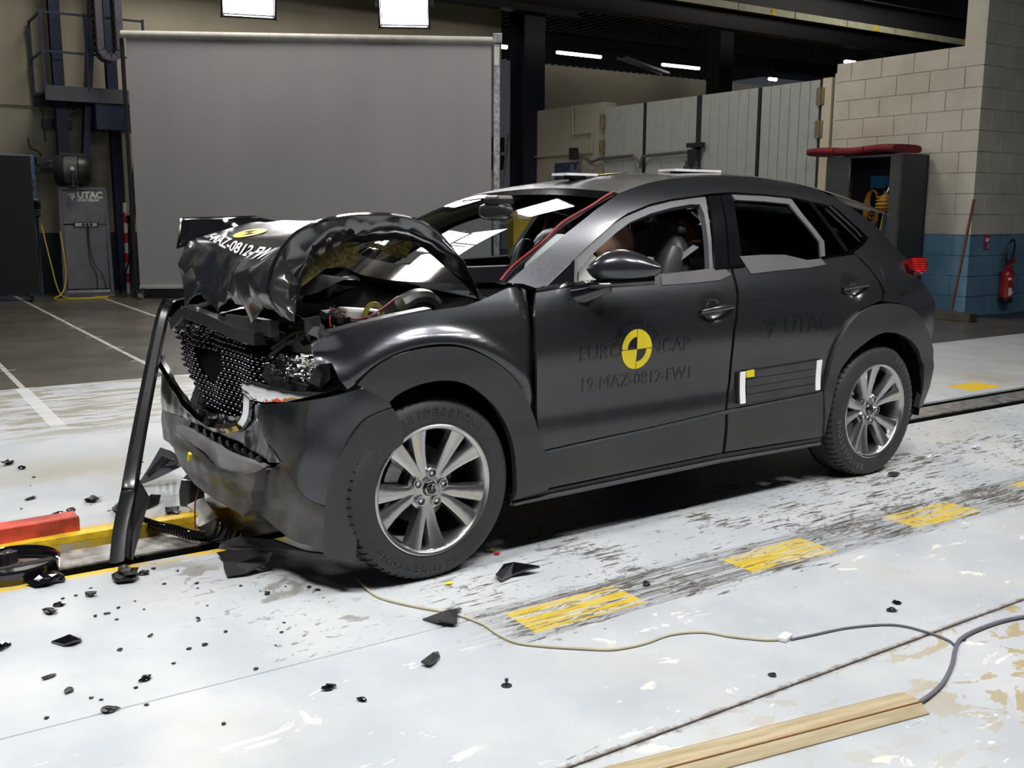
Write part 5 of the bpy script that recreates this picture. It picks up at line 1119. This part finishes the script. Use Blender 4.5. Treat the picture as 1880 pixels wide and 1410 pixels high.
# ---- blue steel platform with stairs brace and railing
m_bs = pm('blue_steel', (.016, .024, .055), .45, .3)
e = room('steel_platform', .25, 13.4, 0, 0, 'dark blue steel platform with railing and braces above the rack', 'platform')
for xx in (-.22, .58):
    hsec(G(), (xx, .1), .16, .16, 0, 7.0, .018).build('post', m_bs, e); G().box((xx, .45, 2.68), (.44, .1, .14)).build('wall_bracket', m_bs, e)
    G().bar((xx+.02, .1, 2.75), (xx+.42, .1, 3.1), .06, .06).build('knee_brace', m_bs, e)
G().bar((-.15, -.12, .1), (.42, -.12, 5.6), .2, .1).build('long_brace', m_bs, e, bev=.004); G().bar((.62, .05, .1), (.98, .05, 2.9), .12, .08).build('long_brace', m_bs, e)
for k in range(4): G().box((.25, -.42+k*.28, 3.10), (1.5, .26, .04)).build('deck_plank', m_bs, e)
for yy in (-.56, .55): G().box((.25, yy, 3.06), (1.55, .03, .22)).build('edge_beam', pm('deck_edge', (.05, .055, .075), .5), e)
for (xx, yy) in ((-.52, -.56), (.10, -.56), (.95, -.56), (-.52, .5)): G().bar((xx, yy, 3.1), (xx, yy, 4.25), .035, .035).build('rail_post', m_bs, e)
for z in (3.66, 4.22): G().bar((-.52, -.56, z), (.95, -.56, z), .03, .03).build('hand_rail', m_bs, e); G().bar((-.52, -.56, z), (-.52, .5, z), .03, .03).build('hand_rail', m_bs, e)
G().box((.55, -.3, 2.75), (.75, .5, .4)).build('junction_box', m_bs, e, bev=.01)
# drag chain hanging in a loop
e = room('cable_chain', .62, 12.6, 0, 0, 'hanging black cable drag chain in a U loop above the rack', 'cable chain')
m_ch = pm('chain_black', (.06, .055, .08), .45)
def loopc(t):   # two legs joined by a bow
    if t < .45: return (-.14, 0, 6.2-(6.2-3.75)*t/.45), 0
    if t > .55: return (.14, 0, 3.75+(6.2-3.75)*(t-.55)/.45), PI
    a = PI*(t-.45)/.10; return (-.14*math.cos(a), 0, 3.75-.16*math.sin(a)), a
K = 52
for k in range(K):
    (x, y, z), a = loopc((k+.5)/K); M = Matrix.Translation((x, y, z)) @ Matrix.Rotation(-a, 4, 'Y'); g = G(); s0 = .052
    for yy in (-.15, .15): g.add([M @ Vector(q) for q in [(-.05, yy-.01, -s0), (.05, yy-.01, -s0), (.05, yy+.01, -s0), (-.05, yy+.01, -s0), (-.05, yy-.01, s0), (.05, yy-.01, s0), (.05, yy+.01, s0), (-.05, yy+.01, s0)]], [(0, 1, 2, 3), (4, 5, 6, 7), (0, 1, 5, 4), (1, 2, 6, 5), (2, 3, 7, 6), (3, 0, 4, 7)])
    for xx in (-.045, .045): g.add([M @ Vector(q) for q in [(xx-.006, -.15, -.02), (xx+.006, -.15, -.02), (xx+.006, .15, -.02), (xx-.006, .15, -.02), (xx-.006, -.15, .02), (xx+.006, -.15, .02), (xx+.006, .15, .02), (xx-.006, .15, .02)]], [(0, 1, 2, 3), (4, 5, 6, 7), (0, 1, 5, 4), (1, 2, 6, 5), (2, 3, 7, 6), (3, 0, 4, 7)])
    g.build('chain_link', m_ch, e)
for j in range(4): yy = -.1+.066*j; G().tube([tuple(np.array(loopc(t)[0])+np.array([0, yy, 0])) for t in np.linspace(.0, 1, 60)], .016, 6).build('inner_cable', pm('cable_pale', (.42, .43, .42), .5) if j % 2 else m_black, e, True)
# ---- striped pole, bench and cables
e = room('striped_pole', .78, 13.0, 0, 0, 'red and white striped pole right of the equipment rack', 'pole')
for k in range(9): G().cyl((.02*k/9, 0, .16*k), (.02*(k+1)/9, 0, .16*(k+1)), .03, n=10).build('band', pm('stripe_red', (.5, .02, .03), .5) if k % 2 else pm('stripe_white', (.7, .68, .6), .5), e, True)
e = room('work_bench', 1.42, 13.0, 0, 0, 'dark blue work bench between the rack and the backdrop', 'bench'); G().box((0, 0, .95), (.75, .6, .05)).build('top', m_bs, e); G().box((0, .02, .46), (.7, .5, .92)).build('drawer_unit', pm('bench_dark', (.02, .035, .05), .5), e, bev=.01)
for k in range(4): G().box((0, -.235, .14+.22*k), (.62, .02, .19)).build('drawer', m_bs, e, bev=.004)
m_yc = pm('yellow_cable', (.50, .38, .03), .5, var=.1)
yc = [[(-.5, 12.6, 1.1), (-.42, 12.5, .5), (-.36, 12.4, .12), (-.25, 12.3, .012), (.1, 12.2, .012), (.3, 12.35, .012), (.45, 12.5, .012)], [(-.25, 12.6, 1.0), (-.22, 12.5, .4), (-.3, 12.4, .1), (-.45, 12.2, .012), (-.2, 12.05, .012), (.15, 12.05, .012), (.3, 12.2, .012), (.15, 12.45, .012)]]
for k, L in enumerate(yc): o = G().tube([rw(*q) for q in catmull(L, 6)], .010, 6).build('yellow_cable', m_yc, smooth=True); tag(o, ['yellow cable hanging down beside the left tripod', 'yellow cable lying in a loop before the equipment rack'][k], 'cable', 'yellow cables by the rack')
# ================================================================== right side of the hall
e = room('locker', 8.42, 4.20, 0, 0, 'dark grey locker with its front open against the block wall', 'locker')
m_lk = pm('locker_grey', (.035, .042, .042), .5, .1); LH = 2.08; LW = 1.20; LD = .55
G().box((LD/2, .02, LH/2), (LD, .03, LH)).build('side_wall', m_lk, e, bev=.004); G().box((LD/2, LW-.02, LH/2), (LD, .03, LH)).build('side_wall', m_lk, e, bev=.004)
G().box((LD-.015, LW/2, LH/2), (.03, LW, LH)).build('back', m_dk, e); G().box((LD/2, LW/2, LH-.015), (LD, LW, .03)).build('top', m_lk, e); G().box((LD/2, LW/2, .05), (LD, LW, .1)).build('base', m_lk, e)
G().box((.02, .10, LH/2), (.04, .17, LH-.06)).build('front_stile', m_lk, e, bev=.004)
dl = G().box((.0, LW-.20, LH/2), (.03, .40, LH-.05)).build('locker_door', m_lk, e, bev=.004); G().box((-.02, LW-.41, 1.3), (.02, .018, 1.3)).build('edge_trim', m_chrome, dl)
e2 = room('hook_rail', 8.90, 4.32, 0, 0, 'blue hook rail inside the dark locker', 'hook rail'); G().box((.0, .35, 1.74), (.03, .72, .17)).build('board', pm('rail_blue', (.02, .14, .34), .45), e2, bev=.004)
for k in range(4): G().tube(catmull([(-.01, .08+.18*k, 1.72), (-.05, .08+.18*k, 1.66), (-.06, .08+.18*k, 1.62), (-.04, .08+.18*k, 1.60)], 4), .008, 6).build('hook', m_chrome, e2, True)
cu = G(); 
def cush(u, v):
    a = 2*PI*u; y = -.02+1.42*v; s_ = 1 if .0 < v < 1 else .9
    return (.16+.30*math.copysign(abs(math.cos(a))**.5, math.cos(a)), y, .055+.055*s_*math.copysign(abs(math.sin(a))**.6, math.sin(a))+.012*math.sin(v*9))
e = room('red_cushion', 8.46, 4.30, LH+.014, 0, 'long red padded cushion lying on top of the locker', 'cushion'); m_cu = pm('red_fabric', (.17, .008, .016), .8, var=.2, bump=.2)
for k in range(3): G().grid(lambda u, v: cush(u, (k+.02+.96*v)/3), 24, 8, True).add([cush(i/24, (k+.02)/3) for i in range(24)], [tuple(range(24))]).add([cush(i/24, (k+.98)/3) for i in range(24)], [tuple(range(24))]).build('pad', m_cu, e, True, ang=60)
# things hanging in the locker
m_orope = pm('orange_rope', (.42, .19, .01), .6, var=.2); m_ycord = pm('yellow_strap', (.55, .40, .02), .5)
e = room('rope_coil', 8.78, 4.88, 0, 0, 'orange rope coil with chain hanging left in the locker', 'rope')
for k in range(5): G().tube([(-.01*k, .0+(.07+.012*k)*math.sin(t), 1.50+(.13+.03*k)*math.cos(t)-.03*k) for t in np.linspace(0, 2*PI, 26)[:-1]], .012, 6, closed=True).build('rope_loop', m_orope, e, True)
for k in range(5):
    for j in range(11): G().tube([(.01*k, -.08+.035*k+.012*math.cos(t)*(j % 2), 1.28-.055*j+.026*math.sin(t)) for t in np.linspace(0, 2*PI, 9)[:-1]], .005, 5, closed=True).build('chain_link', m_steel, e, True)
G().box((-.05, 0, 1.18), (.02, .06, .04)).build('label', m_white, e)
o = G().tube([rw(*q) for q in ((8.78, 4.70, 1.62), (8.78, 4.70, 1.3), (8.74, 4.80, .6))], .018, 6).build('yellow_strap', m_ycord, smooth=True); tag(o, 'yellow strap hanging in the middle of the open locker', 'strap')
e = room('hanging_jacket', 8.74, 4.43, 0, 0, 'dark blue work jacket hanging right in the open locker', 'jacket'); m_jk = pm('jacket_navy', (.022, .03, .055), .8, var=.25)
def jk(u, v): a = 2*PI*u; w_ = .10+.10*min(1, v*2.2); d_ = .05+.05*v; f_ = 1+.12*math.sin(5*a+4*v); return (d_*math.cos(a)*f_, w_*math.sin(a)*f_, 1.55-.62*v)
G().grid(jk, 36, 16, True).build('body', m_jk, e, True)
def slv(u, v): a = 2*PI*u; return (.0+.05*math.cos(a), .17+.05*v+.055*math.sin(a), 1.46-.55*v)
G().grid(slv, 16, 10, True).build('sleeve', m_jk, e, True); G().grid(lambda u, v: (jk(u, 0)[0]*1.1, jk(u, 0)[1]*.9, 1.56+.05*v-.02*math.cos(2*PI*u)), 24, 4, True).build('collar', m_jk, e, True)
def trs(u, v): a = 2*PI*u; return (.07*math.cos(a)*(1+.1*math.sin(4*a)), .02+.13*math.sin(a), .95-.55*v)
G().grid(trs, 24, 10, True).build('trousers', pm('jacket_blue', (.014, .022, .05), .8, var=.25), e, True)
e = room('cord_bundle', 8.66, 4.60, 1.38, 0, 'orange cord bundle hanging beside the blue jacket', 'cord'); ell((0, 0, .08), (.08, .10, .12), 18, 12).build('bundle', m_orope, e, True); G().tube([(0, 0, .18), (.03, -.02, .28), (.08, 0, .30)], .006, 6).build('hook', m_chrome, e, True)
for k in range(4): G().tube([(-.03+.11*math.cos(t)*.8, .11*math.sin(t), .02+.045*k) for t in np.linspace(0, 2*PI, 20)[:-1]], .008, 5, closed=True).build('cord_turn', m_ycord if k == 1 else m_orope, e, True)
# broom handle, timber, extinguisher, notice
o = G().tube([rw(8.80, 3.62, .0), rw(8.93, 3.50, 1.50)], .018, 10).build('broom_handle', pm('handle_brown', (.13, .05, .035), .5), smooth=True); tag(o, 'brown wooden handle leaning on the wall right of the locker', 'handle')
o = G().box((8.62, 3.66, .05), (.16, .95, .10)).build('floor_timber', pm('timber_dark', (.05, .042, .03), .7, var=.3), rot=RR, bev=.008); tag(o, 'dark timber beam lying on the floor below the locker', 'timber')
e = room('fire_extinguisher', 9.72, 3.44, .17, 0, 'red fire extinguisher hanging on the blue wall', 'extinguisher')
m_fx = pm('extinguisher_red', (.36, .012, .018), .25, 0, .4, var=.05)
G().lathe([(.0, .02), (.07, .02), (.082, .03), (.082, .36), (.078, .40), (.05, .445), (.028, .46), (.028, .49), (.0, .49)], 28).build('cylinder', m_fx, e, True)
G().lathe([(.0, .0), (.078, .0), (.086, .012), (.086, .07), (.0, .07)], 28).build('base_ring', m_black, e, True)
G().box((.02, 0, .51), (.14, .04, .03), ry=-.15).box((.0, 0, .545), (.17, .035, .02), ry=.2).build('handle', m_fx, e, bev=.005); G().box((.10, 0, .55), (.05, .05, .06)).build('valve', m_fx, e, bev=.008); G().tube([(0, -.03, .5), (0, -.06, .5)], .02, 12).build('gauge', m_alu, e, True)
G().tube(catmull([(-.05, -.01, .50), (-.10, -.02, .62), (-.06, -.03, .78), (.02, -.03, .82), (.06, -.03, .74), (.03, -.03, .62), (.0, -.02, .52)], 6), .014, 8).build('hose', m_black, e, True)
for (u0, z0, z1) in ((-.7, .30, .33), (-.5, .10, .20), (.3, .26, .32), (.1, .12, .16)): G().grid(lambda u, v: (.0832*math.sin(u0+.55*u-.2), -.0832*math.cos(u0+.55*u-.2), z0+(z1-z0)*v), 6, 3).build('label', m_white, e, True)
G().box((0, .055, .38), (.06, .09, .05)).build('wall_hook', m_dk, e)
e = room('safety_notice', 9.36, 3.548, .87, 0, 'small red and blue safety notice above the fire extinguisher', 'notice')
G().box((0, -.004, .09), (.125, .006, .19)).build('plate', pm('notice_red', (.40, .02, .04), .5), e); G().box((0, -.009, .12), (.07, .004, .05)).build('symbol', m_white, e); G().box((-.035, -.009, .035), (.05, .004, .065)).build('blue_field', pm('notice_blue', (.03, .12, .45), .5), e)
for k in range(3): G().box((.03, -.009, .02+.022*k), (.05, .003, .008)).build('text_line', m_white, e)
# ================================================================== on the floor in front
def fz(u, v, z=0): return onZ(u, v, z)
# red painted beam beside the slot
a0, a1 = fz(-60, 1022, .0), fz(147, 985, .0)
d = (a1-a0)/np.linalg.norm(a1-a0); o = G().box((-.5, 0, .045), (1.0, .10, .09)).build('red_beam', pm('worn_red_paint', (.46, .055, .03), .5, var=.45, vscale=9), loc=tuple(a1+np.array([0, .04, .0])), rot=(0, 0, math.atan2(d[1], d[0])), bev=.004); tag(o, 'worn red painted timber beam beside the yellow slot edge', 'beam')
# wooden cable ramp
pa, pb = fz(1690, 1302), fz(1252, 1418); d = (pa-pb); ln = np.linalg.norm(d)+.5; an = math.atan2(d[1], d[0])
n = N('ramp_wood'); p = n.pos(obj=True, scale=(1.2, 16, 16)); n.set(Base_Color=n.mix(n.ss(n.noise(p, 3, 6), .3, .7), (.34, .27, .15), (.50, .42, .27)), Roughness=.6); n.bump(n.noise(p, 5, 4), .1, .002)
e = empty('cable_ramp', tuple(pa), an, 'long wooden cable ramp lying at the lower right corner', 'cable ramp')
G().prism([(-.062, 0), (.062, 0), (.062, .004), (.030, .022), (.0, .026), (-.030, .022), (-.062, .004)], -ln, 0, Matrix(((0, 0, 1, 0), (1, 0, 0, .03), (0, 1, 0, 0), (0, 0, 0, 1)))).build('ramp', n.m, e, bev=.001)
G().box((-ln/2, .0, .0225), (ln, .004, .004)).build('seam', pm('seam_brown', (.30, .15, .05), .6), e)
# cables across the floor
def cab(L, r, m, lab, nm): 
    o = G().tube([fz(u, v, r+.001) for u, v in [tuple(q) for q in catmull(L, 7)]], r, 8).build(nm, m, smooth=True); tag(o, lab, 'cable'); return o
m_wc = pm('cream_cable', (.52, .48, .34), .5, var=.08); m_gc = pm('grey_cable', (.13, .13, .16), .45, var=.08)
cab([(655, 1062), (672, 1080), (700, 1098), (760, 1113), (830, 1126), (885, 1145), (915, 1165), (950, 1180), (1010, 1187), (1080, 1191), (1125, 1192), (1180, 1182), (1230, 1165), (1290, 1160), (1340, 1168), (1400, 1174), (1430, 1174)], .0045, m_wc, 'thin cream cable running from the front wheel across the floor', 'floor_cable')
cab([(1452, 1174), (1490, 1166), (1560, 1152), (1640, 1147), (1700, 1160), (1740, 1175), (1752, 1184)], .004, m_gc, 'thin grey cable between the white connector and thicker cable', 'floor_cable')
cab([(1890, 1130), (1840, 1140), (1790, 1158), (1762, 1175), (1753, 1195), (1748, 1220), (1730, 1255), (1700, 1282), (1678, 1294)], .0065, m_gc, 'thicker dark grey cable curving into the wooden ramp', 'floor_cable')
o = G().box((0, 0, .008), (.055, .03, .014)).build('cable_connector', m_white, loc=tuple(fz(1441, 1174)), rot=(0, 0, .3), bev=.003); tag(o, 'small white connector joining the two thin floor cables', 'connector')
# ---- debris
rng = random.Random(11)
def lump(r, n=9, flat=.4, seed=0):
    rg = random.Random(seed); b = bmesh.new(); bmesh.ops.create_icosphere(b, subdivisions=2, radius=1)
    k = Vector((rg.uniform(.6, 1.5), rg.uniform(.5, 1), flat))
    for v in b.verts: q = v.co*1.7+Vector((seed*3.1, 0, 0)); f = 1+.9*pnoise(q); v.co = Vector((v.co.x*k.x*f, v.co.y*k.y*f, v.co.z*k.z*f))*r
    mz = min(v.co.z for v in b.verts)
    for v in b.verts: v.co.z -= mz
    me = bpy.data.meshes.new('chip'); b.to_mesh(me); b.free(); return me
def shard(name, L, m, lab, cat, z=0, t=.006, lift=.012, group=None):
    """thin bent plastic plate whose outline is laid on the floor"""
    P = [fz(u, v, 0) for u, v in L]; c = sum(P)/len(P); g = G(); n_ = len(P); rg = random.Random(len(lab))
    top = [(q[0]-c[0], q[1]-c[1], .003+lift*rg.random()) for q in P]; ct = (0, 0, lift*1.6+.004)
    V = top+[(x, y, zz+t) for x, y, zz in top]+[ct, (0, 0, ct[2]+t)]
    F = [((i+1) % n_, i, 2*n_) for i in range(n_)]+[(n_+i, n_+(i+1) % n_, 2*n_+1) for i in range(n_)]+[(i, (i+1) % n_, n_+(i+1) % n_, n_+i) for i in range(n_)]
    mz = min(v[2] for v in V); V = [(x, y, z_-mz) for x, y, z_ in V]
    o = g.add(V, F).build(name, m, loc=tuple(c)); tag(o, lab, cat, group); return o
shard('trim_shard', [(912, 1056), (925, 1051), (950, 1049), (975, 1050), (991, 1053), (965, 1058), (940, 1061), (920, 1071), (910, 1066)], m_gloss, 'curved glossy black trim piece right of the front wheel', 'debris', lift=.03, t=.008)
shard('trim_shard', [(776, 1139), (800, 1141), (818, 1137), (835, 1124), (848, 1121), (840, 1132), (839, 1151), (832, 1153), (810, 1151)], m_clad, 'black boomerang shaped plastic piece lying against the cream cable', 'debris', lift=.02)
shard('trim_shard', [(773, 1223), (790, 1210), (805, 1199), (808, 1208), (802, 1218), (790, 1228)], m_clad, 'dark grey triangular plastic shard below the cream cable', 'debris', lift=.02)
shard('trim_shard', [(94, 1181), (125, 1176), (150, 1173), (150, 1181), (135, 1188), (118, 1188)], m_gloss, 'long glossy black shard on the bright floor at lower left', 'debris', lift=.015)
o = G().lathe([(.0, .003), (.028, .003), (.030, .0), (.0, .0)], 16).cyl((0, 0, .003), (0, 0, .028), .006, n=8).cyl((0, 0, .02), (0, 0, .03), .010, n=8).build('plastic_clip', m_clad, smooth=True, loc=tuple(fz(930, 1259))); o.scale = (.55, .55, .7); tag(o, 'small grey plastic push clip standing on the floor', 'clip')
# black ring at the left edge
e = empty('black_ring', tuple(fz(22, 1050)), .0, 'glossy black plastic ring part beside the slot at the left edge', 'debris')
G().lathe([(.150, .0), (.165, .0), (.170, .045), (.160, .052), (.150, .04)], 40, closed=True).build('ring', m_gloss, e, True); G().box((-.02, .06, .035), (.10, .05, .05), rz=.5).cyl((-.02, .02, .01), (-.02, .02, .075), .02).build('bracket', m_black, e, bev=.006)
G().tube([(-.15, 0, .02), (.15, .01, .02)], .008, 6).build('spoke_bar', m_black, e, True)
# red and yellow crumbs by the front tyre
for (u, v, m, lab) in ((900, 1012, m_targ, 'tiny yellow crumb beside the front tyre'), (912, 1018, pm('crumb_red', (.5, .03, .03), .4), 'tiny red crumb beside the front tyre'), (824, 1073, m_targ, 'tiny yellow crumb below the front tyre')):
    me = lump(.012, seed=int(u)); o = link('paint_crumb', me, m, loc=tuple(fz(u, v))); tag(o, lab, 'crumb')
# larger lumps
big = [(90, 1071, .05, 'black crumpled bracket lump beside the slot at left'), (232, 1062, .05, 'black torn lump at the foot of the hanging strip'), (166, 1095, .022, 'small upright black fragment on the bright floor'), (108, 1112, .018, 'small black fragment, leftmost of a pair at lower left'), (92, 1126, .022, 'dark fragment near the lower left bright floor'), (16, 853, .03, 'flat black fragment on the pale floor at far left'), (40, 861, .022, 'thin black fragment beside the flat one at far left'), (170, 921, .035, 'long dark fragment lying behind the hanging strip'), (130, 938, .022, 'black fragment in front of the red beam, upper one'), (107, 946, .026, 'black fragment in front of the red beam, lower one'), (57, 917, .018, 'tiny black fragment left of the oil stain'), (316, 942, .04, 'black fragment on the oily floor before the bumper'), (4, 1190, .02, 'black fragment cut by the left image edge'), (265, 1055, .02, 'black clip right of the strip foot'), (200, 1306, .018, 'black crumb lying in the floor joint at lower left'), (268, 1248, .014, 'small dark chip before the floor joint'), (127, 1270, .016, 'pale edged chip near the lower left floor joint'), (90, 1245, .014, 'flat grey chip above the lower left joint'), (1646, 1108, .012, 'dark triangular crumb on the blue grey floor at right'), (1637, 1122, .014, 'larger dark crumb below the triangular one at right'), (1418, 1241, .012, 'dark crumb before the long floor joint at right'), (664, 1287, .012, 'dark crumb on the pale floor at bottom centre'), (1186, 1074, .016, 'dark flake on the scuffed strip beside a yellow mark'), (1768, 1176, .012, 'dark bud lying beside the cable fork'), (605, 1265, .018, 'rusty crumb on the floor at lower centre'), (490, 1091, .014, 'dark fragment before the bumper undertray')]
for i, (u, v, r, lab) in enumerate(big):
    me = lump(r, seed=i+5, flat=.35); me.materials.append(m_gloss if i % 3 == 0 else m_black); o = link('plastic_fragment', me, None, loc=tuple(fz(u, v)), rot=(0, 0, i*1.3)); tag(o, lab, 'debris', 'broken plastic fragments on the floor')
chips = [lump(1, seed=s, flat=.3) for s in range(40, 46)]
for c_ in chips: c_.materials.append(m_black)
spots = []
for k in range(80):
    u = rng.gauss(230, 190); v = rng.uniform(840, 1340) if k % 3 else rng.uniform(1040, 1190)
    if u < 2 or u > 640 or (u > 330 and v < 1070): continue
    spots.append((u, v))
for k, (u, v) in enumerate(spots): 
    o = link('plastic_chip', chips[k % 6], None, loc=tuple(fz(u, v)), rot=(0, 0, k)); s_ = rng.uniform(.004, .010); o.scale = (s_, s_, s_); tag(o, 'tiny black plastic chip scattered before the crashed bumper', 'chip', 'tiny plastic chips on the bright floor')
for i, (u, v) in enumerate(((1715, 839), (1792, 824))): me = lump(.03, seed=70+i, flat=.4); o = link('plastic_wrap', me, pm('clear_wrap', (.62, .66, .72), .15, 0, .8), loc=tuple(fz(u, v))); tag(o, ['crumpled clear plastic scrap nearer the rear tyre', 'crumpled clear plastic scrap further from the rear tyre'][i], 'plastic scrap')
o = link('dark_scrap', lump(.03, seed=77, flat=.3), m_clad, loc=tuple(fz(1640, 874))); tag(o, 'grey scrap lying right behind the rear tyre', 'debris')
# ---- undertray wreckage under the bumper
def wing(name, L, zs, m, lab, cat='debris', t=.006, parent=None):
    P = [onZ(u, v, z) for (u, v), z in zip(L, zs)]
    o = sheet(name, P, m, parent, t, .004)
    if parent is None: tag(o, lab, cat)
    return o
wing('undertray', [(440, 985), (500, 990), (560, 1012), (620, 1020), (570, 1022), (480, 1010), (400, 1008), (405, 998)], (.10, .12, .13, .13, .09, .06, .03, .06), m_clad, '', parent=car)
wing('undertray', [(398, 1015), (420, 1010), (500, 1016), (490, 1032), (455, 1052), (418, 1060), (412, 1045), (410, 1030)], (.02, .05, .08, .04, .015, .006, .006, .01), m_black, '', parent=car)
wing('undertray', [(468, 1018), (500, 1016), (478, 1042)], (.06, .07, .01), m_clad, '', parent=car)
wing('white_plate', [(344, 928), (373, 914), (400, 950), (372, 968), (362, 965), (352, 940)], (.03, .06, .07, .03, .01, .01), pm('plate_offwhite', (.62, .62, .58), .4), 'white bent plate under the crushed bumper', 'plate')
for k in range(7):
    u0, v0 = 366+k*9, 968+k*4; wing('broken_rib', [(u0, v0), (u0+30, v0-14), (u0+34, v0-8), (u0+26, v0+14), (u0+8, v0+18)], (.03, .09, .09, .04, .02), m_gloss if k % 2 else m_black, '', parent=car)
wing('far_undertray', [(258, 885), (275, 855), (295, 822), (315, 828), (342, 848), (330, 858), (285, 878), (262, 888)], (.02, .07, .15, .16, .15, .10, .05, .02), pm('tray_glossy', (.10, .105, .12), .15, .3, .5), '', parent=car)
for k in range(5): wing('tray_rib', [(270+k*13, 872-k*4), (300+k*8, 838+k*2), (303+k*8, 840+k*2), (273+k*13, 875-k*4)], (.05, .14, .14, .05), m_black, '', parent=car)
e = empty('grey_bracket', tuple(fz(352, 925)), .6, 'dark grey bracket block standing on the floor below the bumper', 'bracket'); G().prism([(-.05, 0), (.06, 0), (.06, .10), (.02, .14), (-.03, .12), (-.05, .07)], -.03, .03, Matrix.Rotation(PI/2, 4, 'X')).build('block', m_clad, e, bev=.006); G().tube([(.02, -.035, .10), (.02, -.045, .10)], .012, 10).build('bolt', m_alu, e, True)
L = [fz(u, v, .02) for u, v in catmull([(262, 958), (290, 967), (320, 973), (350, 982), (380, 985)], 6)]
e = empty('corrugated_hose', (0, 0, 0), 0, 'black corrugated hose lying across the yellow slot edge', 'hose')
g = G(); g.tube(L, .016, 8); g.build('hose', m_black, e, True)
for q in range(0, len(L)-1): g = G(); dd = (L[q+1]-L[q]); dd /= np.linalg.norm(dd); g.cyl(L[q]-dd*.004, L[q]+dd*.004, .023, n=10); g.build('hose_ring', m_gloss, e, True)
shard('trim_shard', [(205, 935), (222, 930), (248, 934), (240, 948), (222, 952), (210, 944)], m_clad, 'grey black shard behind the middle of the hanging strip', 'debris', lift=.03)
shard('trim_shard', [(262, 930), (280, 922), (296, 920), (292, 926), (275, 934), (265, 938)], m_black, 'dark jagged shard right of the hanging strip', 'debris', lift=.03)
o = G().tube(catmull([onX(358, 852, -1.8), onX(361, 872, -1.82), onX(364, 900, -1.83), onX(358, 925, -1.83), tuple(fz(359, 972, .004))], 6), .003, 6).build('bumper_wire', m_redw, car, True)
